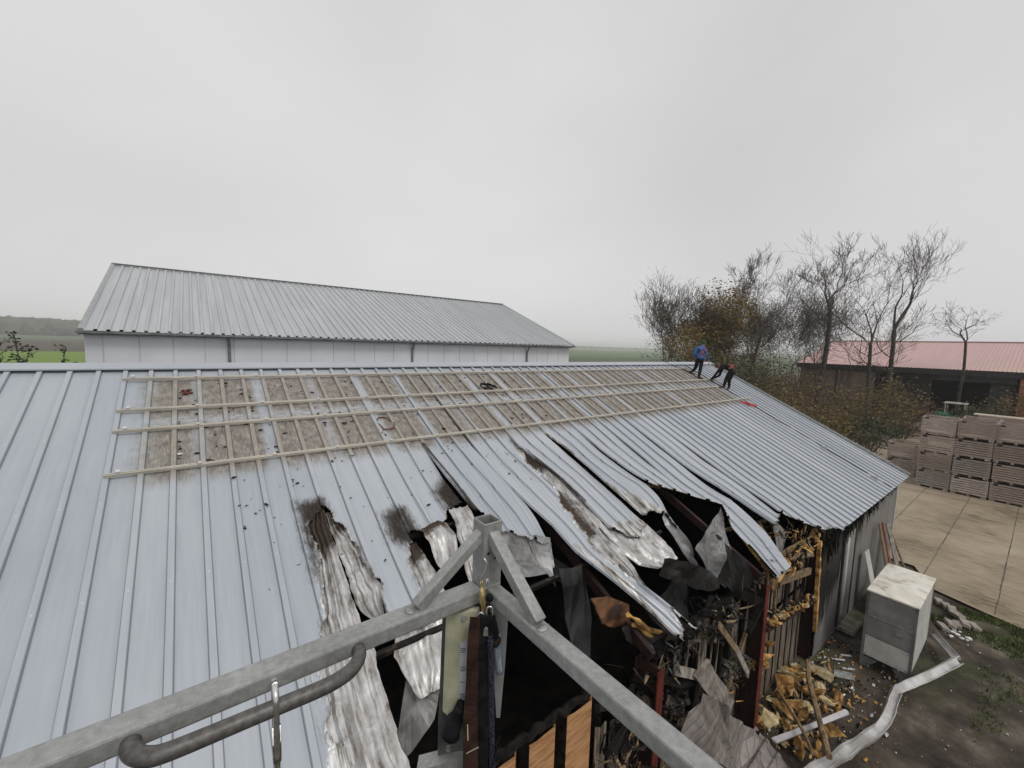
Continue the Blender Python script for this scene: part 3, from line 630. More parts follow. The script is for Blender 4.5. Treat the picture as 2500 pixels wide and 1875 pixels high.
# insulation core under the sheets away from the fire (black inside face)
core = MB()
def coreslab(i0, i1, s0, s1, n0=-.012, n1=-.07):
    P = [RP(i0, s0, n0), RP(i1, s0, n0), RP(i1, s1, n0), RP(i0, s1, n0), RP(i0, s0, n1), RP(i1, s0, n1), RP(i1, s1, n1), RP(i0, s1, n1)]
    core.add(P, [(3, 2, 1, 0), (4, 5, 6, 7), (0, 1, 5, 4), (1, 2, 6, 5), (2, 3, 7, 6), (3, 0, 4, 7)])
coreslab(-10, 3.7, .1, EAVE-.1, -.03, -.08); coreslab(3.71, 37.8, .1, 8.5); coreslab(37.81, 60.6, .1, EAVE-.1)
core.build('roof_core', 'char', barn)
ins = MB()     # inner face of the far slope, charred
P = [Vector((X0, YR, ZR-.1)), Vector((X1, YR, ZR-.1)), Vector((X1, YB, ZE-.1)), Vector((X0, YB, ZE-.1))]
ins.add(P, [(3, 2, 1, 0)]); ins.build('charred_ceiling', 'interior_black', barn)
# steel frames: columns and rafters
def col(x, y0=YW-.06, y1=YW+.30, top=ZE-.25, m='red_primer'):
    c = MB(); c.mat(0).boxm((x-.075, y0, 0), (x+.075, y0+.014, top)); c.mat(1).boxm((x-.075, y1-.014, 0), (x+.075, y1, top)); c.boxm((x-.006, y0+.014, 0), (x+.006, y1-.014, top))
    c.build('steel_column', [m, 'dark_primer'], barn)
for x in (1.38, 4.80, 8.22): col(x)
col(11.36, y0=YW+.02, m='dark_primer')
for x in (1.38, 4.8, 8.22, 11.5):
    c = MB(); i = x/U+2.864
    a = RP(i, EAVE-.4, -.22); b_ = RP(i, .3, -.22)
    c.bar(a, b_, .08, .15, up=Vector((0, -math.sin(SL), math.cos(SL)))); c.build('steel_rafter', 'dark_primer', barn)
for s_ in (10.5, 14.8, 19.0):
    c = MB(); c.bar(RP(6.5, s_, -.11), RP(37.5 if s_ < 12 else (25.0 if s_ < 16 else 23.5), s_, -.11), .05, .09, up=Vector((0, -math.sin(SL), math.cos(SL)))); c.build('purlin', 'wood_char', barn)
for s_, i0, i1, sk in ((16.2, 25.8, 29.5, .8), (20.6, 27.0, 33.5, .4)):
    c = MB(); c.bar(RP(i0, s_-sk, -.15), RP(i1, s_+sk, -.2), .05, .06); c.build('batten', 'wood_old', barn)
# eave wall, intact right part, torn at its left edge
def wallskin():
    xs = np.linspace(0, 1, 120); zs = np.linspace(0.0, ZE-.03, 36); V = []; F = []
    for z in zs:
        e = 11.40 + .05*fbm(np.array(z*2.), np.array(0.), 5) + (.05*(z/3.)); e = float(e)
        for a in xs:
            x = e + (18.96-e)*a; V.append((x, YW + .012*math.sin(x*6.28/.9)*0 + (-.02 if (x % 1.0) < .03 else 0), z))
    n = len(xs)
    for r in range(len(zs)-1):
        for c in range(n-1): F.append((r*n+c, r*n+c+1, (r+1)*n+c+1, (r+1)*n+c))
    q = MB(); q.add(V, F); o = q.build('wall_skin', ['wall_skin'], barn); md = o.modifiers.new('solid', 'SOLIDIFY'); md.thickness = .05; md.offset = -1
wallskin()
c = MB(); c.boxm((18.96, YW-.03, 0), (19.04, YW+.06, ZE-.04)); c.build('corner_trim', 'cabinet_pale', barn)
# charred flakes hanging under the right eave
c = MB(); rr = random.Random(5)
for _ in range(420):
    x = 11.6+rr.random()**1.3*7.2; l = .05+.75*rr.random()**2.2*(1-(x-11.5)/9); w = .015+.04*rr.random(); z = ZE-.06-.25*rr.random()
    c.prism([(x-w, YW-.03-.02*rr.random(), z), (x+w, YW-.03, z), (x+w*.3+.05*(rr.random()-.5), YW-.05-.05*rr.random(), z-l)], (0, .012, 0))
c.build('hanging_char', 'char', barn)['kind'] = 'stuff'
c = MB(); c.bar((11.5, YW-.045, ZE-.07), (18.95, YW-.045, ZE-.07), .05, .10); c.build('eave_flashing', 'char', barn)
# door in the right wall: dark frame, pale leaf opened outwards
c = MB(); c.boxm((13.15, YW-.035, .15), (13.27, YW-.006, 2.75)); c.boxm((14.15, YW-.035, .15), (14.25, YW-.006, 2.6)); c.boxm((13.271, YW-.033, 2.66), (14.149, YW-.006, 2.76)); c.build('door_frame', 'black_metal', barn)
c = MB(); c.boxm((13.3, YW-.025, .18), (14.12, YW-.008, 2.62)); dr = c.build('door', 'cabinet_grey', barn)
c = MB(); c.boxm((13.42, YW-.04, .4), (13.60, YW-.027, 2.5)); c.build('door_panel', 'cabinet_pale', dr)
c = MB(); c.boxm((13.2, YW-.4, .1), (14.0, YW-.05, .2)); c.build('door_step', 'timber_grey', barn)
# inner liner seen where the outer skin is gone
def corr(name, x0, x1, z0, z1, y, mat, pitch=.3, depth=.05, gap=.03, rag=.0, seed=0, duty=.72):
    q = MB(); r = random.Random(seed); x = x0
    zt = z1
    while x < x1:
        w = min(pitch*duty, x1-x); zt = z1 + rag*(r.random()-.6); n = 7
        # folded pan: front face plus a return
        top = [zt + (.05*rag*6*(r.random()-.5) if rag else 0) for _ in range(4)]
        P = [(x, y, z0), (x+w, y, z0), (x+w, y, top[1]), (x+w*.5, y, top[2]), (x, y, top[0])]
        q.mat(0).prism(P, (0, .012, 0))
        if pitch-w > .02:
            q.mat(0).prism([(x+w, y, z0), (x+pitch-gap, y+depth, z0), (x+pitch-gap, y+depth, top[3]), (x+w, y, top[1])], (0, .01, 0))
        x += pitch
    return q.build(name, mat, barn)
corr('inner_liner', 8.42, 11.2, 1.9, 2.9, YW+.28, 'liner_beige', .34, .05, .02, .05, 2)
corr('inner_liner', 8.42, 11.2, 0, 1.84, YW+.24, 'liner_brown', .34, .045, .02, .02, 3)
corr('inner_liner', 5.0, 8.1, 1.35, 2.85, YW+.20, 'liner_beige', .58, .09, .05, .22, 4, .72)
corr('inner_liner', 5.0, 8.1, 0.0, 1.25, YW+.3, 'liner_brown', .58, .08, .05, .3, 5, .72)
corr('inner_liner', 3.95, 4.75, 0.6, 2.3, YW+.3, 'liner_beige', .3, .06, .04, .4, 6)
c = MB()
c.bar((8.3, YW+.02, 2.14), (11.28, YW+.02, 1.68), .24, .06); c.build('wall_girt', 'dark_primer', barn)
c = MB(); c.bar((8.5, YW+.0, 2.95), (10.7, YW+.0, 2.5), .06, .14); c.build('wall_stud', 'wood_old', barn)
c = MB(); c.bar((10.35, YW+.12, 2.62), (10.75, YW+.16, 3.05), .10, .16); c.build('wall_stud', 'wood_old', barn)
c = MB(); c.tube([(4.7, YW+.05, 2.9), (5.4, YW+.04, 2.45), (6.0, YW+.06, 2.2), (6.55, YW+.05, 1.85)], [.06, .07, .06, .05], 7); c.build('charred_beam', 'char', barn)
c = MB(); c.bar((7.3, YW+.08, 3.15), (8.3, YW+.02, 2.65), .12, .14); c.bar((8.05, YW-.05, 2.75), (7.6, YW-.02, 2.35), .07, .08); c.build('charred_beam', 'char', barn)
c = MB(); c.bar((5.6, YW+.2, 3.05), (7.9, YW+.25, 2.95), .12, .1); c.build('charred_beam', 'char', barn)
c = MB(); c.tube([(3.9, YW+.25, 2.75), (4.3, YW+.2, 2.6), (4.65, YW+.1, 2.5), (5.3, YW+.15, 2.55)], [.05, .07, .09, .05], 7); c.tube([(4.05, YW+.1, 2.2), (4.5, YW+.05, 2.75)], [.07, .05], 6); c.build('charred_beam', 'wood_char', barn)
# ragged sandwich edge left standing beside the torn skin (yellow post)
def ragpost(p0, p1, w, d, mat, seed, name):
    r = random.Random(seed); n = 26; q = MB(); p0 = Vector(p0); p1 = Vector(p1); P = []
    for j in range(n):
        t = j/(n-1); c_ = p0.lerp(p1, t); a = w*(.55+.6*r.random()); b_ = w*(.55+.6*r.random())
        for (sx, sy) in ((-a, -d), (b_, -d*(.6+.6*r.random())), (b_, d), (-a, d)): P.append(c_+Vector((sx, sy, 0)))
    F = [(j*4+k_, j*4+(k_+1) % 4, j*4+4+(k_+1) % 4, j*4+4+k_) for j in range(n-1) for k_ in range(4)] + [(3, 2, 1, 0), tuple((n-1)*4+k_ for k_ in range(4))]
    q.add(P, F); return q.build(name, mat, barn)
ragpost((11.12, YW-.1, .95), (10.95, YW-.06, 3.15), .06, .035, 'foam', 3, 'foam_core_edge')
ragpost((11.32, YW-.02, 0.2), (11.36, YW-.02, 3.1), .035, .03, 'char', 4, 'foam_core_edge')
ragpost(RP(29.3, 20.9, -.12), (8.42, YW+.05, 3.22), .03, .03, 'foam', 8, 'foam_core_edge')
# fluffy scorched wool along the burnt wall head
def fluff(name, pts, r, n, mat, seed, spread=.12, parent=barn):
    q = MB(); rr = random.Random(seed)
    for k in range(n):
        t = rr.random()*(len(pts)-1); a = Vector(pts[int(t)]); b_ = Vector(pts[int(t)+1]); p = a.lerp(b_, t-int(t)) + Vector((rr.gauss(0, spread), rr.gauss(0, spread*.4), rr.gauss(0, spread*.8)))
        q.rock(p, r*(.25+rr.random()**2), (1, .6+.5*rr.random(), .6+.8*rr.random()), seed*100+k, 1, 1.5)
    o = q.build(name, mat, parent); o['kind'] = 'stuff'; return o
fluff('insulation_wool', [(5.7, YW+.1, 2.75), (6.3, YW+.1, 2.9), (7.0, YW+.1, 2.75), (7.3, YW+.15, 2.95)], .055, 80, 'wool', 11)
fluff('insulation_wool', [(7.0, YW+.12, 1.75), (7.9, YW+.1, 1.5)], .06, 110, 'wool', 12)
fluff('insulation_wool', [(5.2, YW+.15, 2.35), (5.5, YW+.15, 1.95), (5.9, YW+.15, 1.9)], .06, 60, 'wool', 13)
fluff('charred_rubble', [(5.0, YW+.0, .5), (6.2, YW-.1, .6), (7.6, YW-.1, .35)], .06, 120, 'char', 14, .25)
fluff('charred_rubble', [(4.25, YW+.2, 2.1), (4.6, YW+.1, 2.6), (5.0, YW+.3, 2.9)], .06, 90, 'char', 15, .12)
fluff('insulation_wool', [(2.9, YW+.1, 1.8), (3.5, YW+.1, 1.75), (3.9, YW+.1, 1.6)], .045, 170, 'foam_pale', 16, .13)
fluff('insulation_wool', [(6.1, YW+.05, 1.55), (6.6, YW+.0, 1.35), (6.9, YW, 1.2)], .05, 90, 'wool', 17, .12)
# orange board lining at the bottom of the picture with its charred head
c = MB(); YO = 3.2; ow = MB()
xs = [(1.6, 2.17), (2.22, 2.76), (2.82, 3.35), (3.41, 4.0)]
for k_, (a, b_) in enumerate(xs):
    q = MB(); fr = a+(b_-a)*.74; zt = 2.86
    rr = random.Random(k_+9); top = lambda: zt-.04*rr.random()
    q.prism([(a, YO-.06, .0), (fr, YO-.06, 0), (fr, YO-.06, top()), ((a+fr)/2+.06, YO-.06, top()), ((a+fr)/2-.07, YO-.06, top()), (a, YO-.06, top())], (0, .02, 0))
    q.prism([(fr+.001, YO-.06, 0), (b_, YO+.10, 0), (b_, YO+.10, top()-.03), ((fr+b_)/2, YO+.02, top()), (fr+.001, YO-.06, top())], (0, .02, 0)); q.build('board_panel', 'orange_board', barn)
    q = MB(); q.prism([(b_+.004, YO+.09, 0), (b_+.05, YO-.065, 0), (b_+.05, YO-.065, 2.9), (b_+.004, YO+.09, 2.88)], (0, .03, 0)); q.build('charred_stud', 'char', barn)
n = 40; pts = [(1.5+2.35*t/n, YO+.0+.015*math.sin(t*1.3), 2.90+.018*math.sin(t*2.1)+.02*rnd.random()) for t in range(n+1)]
q = MB(); q.tube(pts, [.042+.02*rnd.random() for _ in pts], 7); q.build('charred_beam', 'char', barn)
c = MB(); c.bar((3.45, YO-.16, 1.6), (3.47, YO-.13, 2.2), .07, .03); c.build('broken_board', 'wood_old', barn)

def splinters(name, pts, n, L, mats, seed, sp=(.15, .06, .12), parent=barn, down=.3):
    q = MB(); rr = random.Random(seed)
    for k_ in range(n):
        t_ = rr.random()*(len(pts)-1); a = Vector(pts[int(t_)]); b_ = Vector(pts[int(t_)+1]); p = a.lerp(b_, t_-int(t_))+Vector((rr.gauss(0, sp[0]), rr.gauss(0, sp[1]), rr.gauss(0, sp[2])))
        d = Vector((rr.gauss(0, 1), rr.gauss(0, .5), rr.gauss(-down, 1))).normalized(); l = L*(.2+rr.random()**1.5); w = .008+.03*rr.random()**2; _, x, y = frame_of(d)
        q.mat(rr.randrange(len(mats))); e = p+d*l; m_ = p+d*l*.6+x*w*rr.gauss(0, .8)
        q.add([p-x*w, p+x*w, m_+x*w*.8, e, m_-x*w*.7, p-x*w*.5+y*w*.7, m_+y*w*.6], [(0, 1, 2, 6, 5), (2, 3, 6), (6, 3, 4), (5, 6, 4, 0), (0, 4, 3, 2, 1)])
    o = q.build(name, mats, parent); o['kind'] = 'stuff'; return o
splinters('splinters', [(4.2, YW+.25, 2.7), (5.4, YW+.1, 2.8), (6.6, YW+.05, 3.0), (7.9, YW+.05, 3.0)], 90, .34, ['char', 'wood_char', 'wood_char', 'wood_old'], 71)
splinters('splinters', [(5.0, YW+.05, 1.6), (6.4, YW+.02, 1.5), (7.9, YW+.05, 1.4)], 60, .28, ['char', 'wood_char', 'wood_old', 'foam'], 72)
splinters('splinters', [(8.4, YW+.0, 3.25), (9.6, YW-.02, 3.2), (11.0, YW-.02, 3.18)], 130, .26, ['char', 'foam', 'foam', 'wood_old', 'wood_char'], 73, (.15, .08, .1))
splinters('splinters', [(8.4, YW+.0, 2.2), (9.6, YW-.02, 2.0), (11.0, YW-.02, 1.8)], 120, .14, ['foam', 'foam_pale', 'char'], 74, (.1, .06, .05))
splinters('splinters', [(3.9, YW+.2, 1.7), (4.6, YW+.1, 2.0), (4.7, YW, 1.0)], 120, .3, ['char', 'wood_char', 'wood_old'], 75)
splinters('ground_splinters', [(8.4, 2.5, .15), (9.4, 2.4, .13), (10.6, 2.5, .12), (11.3, 2.2, .08)], 300, .2, ['char', 'wood_char', 'wood_old', 'foam', 'foam_pale', 'timber_grey'], 76, (.3, .35, .05), None if False else barn, -.0)
splinters('splinters', [RP(31.8, 21.8, -.16), RP(34, 22.3, -.14), RP(36.5, 23.6, -.10)], 130, .3, ['char', 'wood_char', 'foam', 'wood_old'], 77, (.1, .1, .06))
splinters('splinters', [RP(18.0, 23.4, -.45), RP(20, 23.2, -.5), RP(24, 22.8, -.5)], 150, .3, ['char', 'char', 'wood_char', 'smoked_sheet'], 78, (.15, .12, .1))
for k_, (a, b_, w, h, m) in enumerate((((5.3, YW+.2, 3.15), (6.6, YW+.12, 2.75), .05, .09, 'wood_char'), ((6.2, YW+.15, 3.2), (7.6, YW+.1, 2.6), .04, .08, 'char'), ((4.9, YW+.3, 1.2), (5.7, YW+.05, 2.5), .05, .07, 'wood_char'), ((7.0, YW+.1, 1.0), (7.7, YW+.05, 2.3), .05, .06, 'wood_old'), ((8.6, YW+.2, 3.2), (10.9, YW+.18, 3.08), .05, .10, 'wood_old'), ((9.0, YW+.15, 2.6), (8.7, YW+.1, 3.3), .06, .05, 'wood_char'), ((9.9, YW+.15, 2.5), (10.2, YW+.1, 3.2), .06, .05, 'wood_char'))):
    q = MB(); q.bar(a, b_, w, h); q.build('burnt_batten', m, barn)

rr = random.Random(91)
for k_, x in enumerate((5.15, 5.55, 6.05, 6.62, 6.9, 7.2, 7.62, 8.6, 9.2, 9.75, 10.3, 10.85)):
    up_ = x < 8; z0, z1 = ((1.3, 2.55+.5*rr.random()) if up_ else (1.9, 2.75+.35*rr.random()))
    q = MB(); q.bar((x, YW+.13, z0), (x+.10*rr.gauss(0, 1), YW+.10, z1), .04+.03*rr.random(), .05, up=Vector((0, 1, 0))); q.build('wall_stud', rr.choice(('wood_char', 'char')) if up_ else rr.choice(('wood_old', 'wood_char')), barn)
for k_, (a, b_, w, m) in enumerate((((5.3, YW+.02, 2.75), (6.3, YW-.02, 2.15), .14, 'timber_grey'), ((6.5, YW, 2.95), (7.1, YW-.04, 2.3), .12, 'wood_old'), ((7.25, YW+.02, 2.2), (7.75, YW-.03, 1.5), .13, 'timber_grey'), ((9.3, YW-.02, 3.25), (10.6, YW-.05, 2.95), .10, 'wood_old'), ((8.5, YW-.03, 2.85), (9.2, YW-.06, 3.2), .08, 'foam'), ((4.9, YW+.1, 2.2), (5.6, YW, 1.6), .12, 'wood_char'))):
    q = MB(); q.bar(a, b_, w, .025, up=Vector((0, -1, .4))); q.build('broken_board', m, barn)

# loose torn sheets still hanging from the roof and wall
def rag(name, pts, mat, cr=.03, seed=0, cuts=3, thick=.006, parent=barn, back=None):
    bm = bmesh.new(); vs = [bm.verts.new(Vector(p)) for p in pts]; f = bm.faces.new(vs)
    bmesh.ops.triangulate(bm, faces=[f]); bmesh.ops.subdivide_edges(bm, edges=bm.edges[:], cuts=cuts, use_grid_fill=True)
    bm.normal_update(); off = Vector((seed*3.1, seed*7.7, 1))
    for v in bm.verts:
        v.co += v.normal*cr*(mnoise.noise(v.co*2.2+off)*2.2 + abs(mnoise.noise(v.co*4+off))*1.2) + Vector((mnoise.noise(v.co*7+off), mnoise.noise(v.co*7-off), mnoise.noise(v.co*5+off)))*cr*.5
    bm.verts.index_update(); q = MB(); q.add([v.co.copy() for v in bm.verts], [tuple(v.index for v in f_.verts) for f_ in bm.faces]); bm.free()
    return q.build(name, mat, parent, solid=thick)
# piece hanging under panel 13-16 (long grey-black strip) and crumpled end
rag('torn_sheet', [(4.45, 3.95, 4.05), (4.05, 4.02, 4.12), (4.12, 3.9, 3.4), (4.22, 3.8, 2.75), (4.5, 3.75, 2.7), (4.55, 3.8, 3.3)], 'smoked_sheet', .03, 1, 2)
rag('torn_sheet', [RP(15.2, 16.9, -.06), RP(16.4, 17.2, -.06), RP(16.1, 18.3, -.25), RP(15.4, 18.4, -.3)], 'scorched_sheet', .04, 3)
# sheet hanging below the left gap
rag('torn_sheet', [RP(8.2, 19.7, -.32), RP(9.0, 20.6, -.34), RP(8.7, 21.1, -.5), RP(7.9, 21.4, -.7), RP(7.25, 21.5, -.8)], 'scorched_sheet', .03, 4)
# bent piece under panel 22-25
rag('torn_sheet', [RP(24.3, 18.4, -.02), RP(25.4, 17.6, -.03), RP(25.3, 19, -.1), RP(24.9, 20.6, -.18), RP(23.7, 21.7, -.2), RP(23.9, 20.0, -.14)], 'scorched_sheet', .05, 5)
# sheet bent down from the diagonal tear: bright left face, grey right face
def facets(name, quads, mat, cr, seed, n=6):
    q = MB(); off = Vector((seed*3.7, 1, seed))
    for A_, B_, C_, D_ in quads:
        A_, B_, C_, D_ = [Vector(p) for p in (A_, B_, C_, D_)]; V = []
        for r_ in range(n+1):
            for c_ in range(n+1):
                u_, w_2 = c_/n, r_/n; p = (A_*(1-u_)+B_*u_)*(1-w_2)+(D_*(1-u_)+C_*u_)*w_2; V.append(p+Vector((mnoise.noise(p*3+off), mnoise.noise(p*3-off), mnoise.noise(p*2.5+off)))*cr)
        q.add(V, [(r_*(n+1)+c_, r_*(n+1)+c_+1, (r_+1)*(n+1)+c_+1, (r_+1)*(n+1)+c_) for r_ in range(n) for c_ in range(n)])
    return q.build(name, mat, barn, solid=.006)
facets('torn_sheet', [(RP(13.35, 15.1, -.01), RP(14.6, 16.3, -.02), RP(14.9, 17.5, -.26), RP(13.4, 16.7, -.3)), (RP(14.6, 16.3, -.02), RP(16.3, 17.2, -.03), RP(15.9, 18.3, -.25), RP(14.9, 17.5, -.26)),
                      (RP(13.4, 16.7, -.3), RP(14.9, 17.5, -.26), RP(15.2, 18.6, -.16), RP(13.6, 18.1, -.2)), (RP(14.9, 17.5, -.26), RP(15.9, 18.3, -.25), RP(15.7, 19.0, -.36), RP(15.2, 18.6, -.16))], 'scorched_sheet', .035, 2)
facets('torn_sheet', [(RP(29.9, 19.2, .0), RP(27.1, 19.95, -.03), RP(26.0, 20.9, -.28), RP(28.3, 20.5, -.12)), (RP(27.1, 19.95, -.03), RP(24.3, 20.7, -.02), RP(24.3, 21.9, -.2), RP(26.0, 20.9, -.28)),
                      (RP(28.3, 20.5, -.12), RP(26.0, 20.9, -.28), RP(25.2, 22.3, -.1), RP(26.6, 21.7, .02)), (RP(26.0, 20.9, -.28), RP(24.3, 21.9, -.2), RP(24.1, 22.9, -.15), RP(25.2, 22.3, -.1))], 'scorched_sheet', .03, 6)
# black sheets at the eave
rag('torn_sheet', [(5.18, 3.1, 4.37), (5.85, 3.1, 4.09), (6.57, 3.1, 3.72), (6.95, 3.1, 3.32), (6.5, 3.05, 3.42), (6.03, 3.1, 3.62), (5.04, 3.1, 4.15)], 'sooty_sheet', .06, 8)
rag('torn_sheet', [(7.18, 3.15, 4.0), (7.9, 3.1, 3.5), (8.64, 3.0, 3.0), (8.07, 3.0, 2.94), (7.39, 3.0, 3.08), (6.85, 3.05, 3.45), (7.05, 3.1, 3.7)], 'sooty_sheet', .05, 9)
rag('torn_sheet', [(4.45, 3.2, 3.56), (4.9, 3.2, 3.35), (5.5, 3.2, 2.9), (5.45, 3.15, 2.72), (5.2, 3.1, 2.8), (4.6, 3.2, 3.3)], 'sooty_sheet', .04, 10)
rag('torn_sheet', [RP(31.9, 21.8, 0), RP(33.1, 21.5, .0), RP(33.4, 22.4, -.2), RP(32.4, 23.0, -.3), RP(31.6, 22.9, -.25)], 'scorched_sheet', .04, 11)
rag('torn_sheet', [RP(16.5, 17.6, -.3), RP(17.3, 19.5, -.3), RP(17.0, 19.8, -.55), RP(16.0, 17.8, -.5)], 'sooty_sheet', .04, 12)
rag('torn_sheet', [RP(18.9, 21.6, -.2), RP(20.5, 21.6, -.25), RP(22.4, 21.2, -.2), RP(22.8, 22, -.4), RP(21, 23, -.55), RP(19.3, 22.8, -.4)], 'sooty_sheet', .06, 13)
q = MB(); q.bar((4.3, 3.46, 3.62), (4.85, 3.44, 3.38), .03, .12, up=Vector((.2, -.4, 1))); q.build('scorched_board', 'char', barn)
rag('curled_board', [(4.08, 3.4, 3.98), (4.45, 3.42, 3.86), (4.85, 3.38, 3.62), (4.84, 3.36, 3.34), (4.5, 3.36, 3.42), (4.22, 3.36, 3.6)], 'scorched_ply', .03, 14, 3, .02)
q = MB(); q.tube([(4.58, 3.2, 3.68), (4.8, 3.18, 3.5), (5.05, 3.18, 3.28), (5.38, 3.16, 3.1)], [.035, .045, .04, .03], 7); q.build('foam_strip', 'foam', barn)
q = MB(); q.tube([(4.75, 3.22, 3.45), (5.0, 3.2, 3.25), (5.3, 3.2, 3.0)], [.03, .04, .03], 7); q.build('foam_strip', 'foam', barn)

# ------------------------------------------------------------------ mounting rails left from the solar panels
names = ['uppermost pale mounting rail running along the roof just below the ridge', 'second pale mounting rail down from the ridge, above the washed strip', 'third pale mounting rail down from the ridge, below the washed strip', 'lowest pale mounting rail, along the bottom edge of the brown stain']
for k_, (s_, e_) in enumerate(zip((1.534, 4.382, 5.976, 8.832), (52.2, 55.5, 52.6, 55.7))):
    t = thing('mounting_rail', names[k_], 'mounting rail', RP(27, s_, 0), 'solar mounting rails on the barn roof')
    q = MB(); nrm = Vector((0, -math.sin(SL), math.cos(SL))); dn = Vector((0, -math.cos(SL), -math.sin(SL)))
    seg = [-.05, 12.8, 25.5, 38.6, e_]
    for a, b_ in zip(seg[:-1], seg[1:]):
        P0 = RP(a, s_, .062+.004*rnd.random()); P1 = RP(b_-.02, s_, .062+.004*rnd.random())
        for o in (-.013, .013): q.bar(P0+dn*o, P1+dn*o, .014, .042, up=nrm)
        q.bar(P0-nrm*.012, P1-nrm*.012, .039, .012, up=nrm)
    q.build('rail_profile', 'rail_tan', t)
    for i in (.35,) + tuple(2.87+2.78*j for j in range(int((e_-3)/2.78)+1)):
        q = MB(); P0 = RP(i, s_, .095); q.box(P0, (.04, .045, .03 if i > 1 else .06), Matrix.Rotation(-SL, 3, 'X').transposed()); q.build('clamp', 'clamp_white' if i < 1 else 'rail_tan', t)

# ------------------------------------------------------------------ things lying on the roof
flk = []
for k_ in range(7):
    q = MB(); q.rock((0, 0, 0), .028, (1.0+.6*rnd.random(), .7, .3), k_+40, 1, .8); me_o = q.build('charred_flake', 'ember_flake'); flk.append(me_o.data); bpy.data.objects.remove(me_o)
def flake(i, s_, sc, k_, kind=0):
    o = bpy.data.objects.new('charred_flake', flk[k_ % 7]); COL.objects.link(o); r_ = i-round(i)
    o.location = RP(i, s_, (RIBH if abs(r_) < .1 else 0)+.012*sc); o.rotation_euler = (SL, 0, rr.random()*6.28); o.scale = (sc, sc, sc*(.5+rr.random()))
    if kind == 0: tag(o, 'small charred leaf-like flake lying in the brown stained pans between the mounting rails', 'debris', 'charred flakes in the stained band')
    else: tag(o, 'small charred flake scattered on the clean grey sheets below the lowest mounting rail', 'debris', 'charred flakes on the grey sheets')
rr = random.Random(12)
for _ in range(150):
    i = round(2+rr.random()**1.6*22)+rr.choice((.16, .2, -.2, .35, .5, -.18)) ; s_ = 1.9+6.7*rr.random(); flake(i, s_, .45+.85*rr.random()**2.5, rr.randrange(7), 0)
for _ in range(120):
    i = 4+rr.random()*15; s_ = 9.3+rr.random()**1.3*(9-abs(i-10)*.35)
    if i < 7 and s_ > 16: continue
    if i > 6 and s_ > 12.5 and i < 8: continue
    if i > 9.5 and s_ > 14: continue
    flake(i, s_, .4+.8*rr.random()**3, rr.randrange(7), 1)
for (i_, s_, lab) in ((2.42, 2.75, 'rusty brown clump of leaves in a stained pan near the left rail ends, upper one'), (2.75, 4.05, 'rusty brown clump of leaves touching the second rail near its left end')):
    q = MB(); rr = random.Random(int(s_*10))
    for k_ in range(9): q.rock(RP(i_+.13*rr.gauss(0, 1), s_+.10*rr.gauss(0, 1), .012+.02*rr.random()), .022+.018*rr.random(), (1.3, .9, .45), k_+int(s_*100), 1, 1.1)
    o = q.build('dead_leaf_clump', 'rope_red'); tag(o, lab, 'debris')
# coiled harness lying on the sheet
t = thing('coiled_harness', 'black coiled harness lying on the stained sheets between the two upper rails', 'harness', RP(20.6, 3.9, .03))
q = MB()
for dx, ph in ((-.12, 0), (.12, 1.3)):
    q.tube([RP(20.6, 3.9, .04)+Vector((dx+.10*math.cos(a+ph), .10*math.sin(a)*.9, .05+.05*math.sin(a)+.012*a/3)) for a in np.linspace(0, 9, 24)], .016, 6)
q.build('coil', 'strap_black', t)
q = MB(); q.bar(RP(20.3, 3.8, .06), RP(20.95, 4.05, .06), .05, .03); q.build('buckle_strap', 'strap_brown', t)
# red rope loop
q = MB(); q.tube([RP(11.55+1.0*.45*math.cos(a)+.05*math.sin(3*a), 7.0+.62*math.sin(a)*(1 if a < 5 else .8), .03+.012*math.sin(5*a)) for a in np.linspace(0, 6.6, 40)], .012, 6)
q.tube([RP(11.2, 7.6, .02), RP(11.0, 7.9, .04), RP(11.25, 8.1, .02)], .012, 6); tag(q.build('rope_loop', 'rope_red'), 'reddish brown loop of rope on the stained sheets above the lowest rail', 'rope')
# red hand tool by the right rail end
t = thing('red_hand_saw', 'red hand tool lying on the roof beside the lowest rail end', 'tool', RP(53.4, 9.6, .03))
q = MB(); pts = [RP(52.2, 9.2, .06), RP(52.9, 9.45, .06), RP(53.9, 10.3, .06), RP(53.6, 10.45, .06), RP(52.7, 9.9, .06), RP(52.2, 9.2, .06)]; q.tube(pts, .03, 6); q.build('tool_frame', 'red_paint', t)
q = MB(); q.bar(RP(53.0, 9.75, .05), RP(53.5, 10.1, .05), .05, .03); q.build('blade', 'strap_brown', t)
# dark cable down the right part of the roof
q = MB(); pts = []
for j in range(50):
    s_ = .0+23.9*j/49; pts.append(RP(53.85+.10*math.sin(s_*.9)+.05*math.sin(s_*2.3)+(-.2 if s_ < 2 else 0), s_, .018))
q.tube(pts, .016, 6); cb = q.build('cable', 'black_metal'); tag(cb, 'dark cable running straight down the slope beside the right rail ends', 'cable')
for s_, lab in ((13.1, 'upper'), (18.0, 'middle'), (22.6, 'lowest')):
    q = MB(); q.box(RP(53.5, s_, .05), (.16, .10, .06)); q.box(RP(53.2, s_+.2, .04), (.10, .05, .05)); q.box(RP(53.35, s_-.15, .05), (.04, .12, .04))
    tag(q.build('cable_clip', 'galvanised'), f'{lab} of the three grey metal clips beside the dark roof cable', 'clip', 'clips beside the roof cable')
q = MB(); q.tube([RP(49.6, -.6, .1), RP(50.3, .6, .06), RP(51.2, 1.7, .05), RP(52.1, 3.0, .05)], .02, 6); tag(q.build('safety_rope', 'strap_black'), 'dark rope leading from the ridge to the foot of the worker in blue', 'rope')
q = MB(); q.rock(RP(2.2, 7.8, .02), .035, (1.2, .9, .4), 5, 1, .3); tag(q.build('white_scrap', 'clamp_white'), 'small white scrap in a stained pan near the lowest rail', 'scrap')

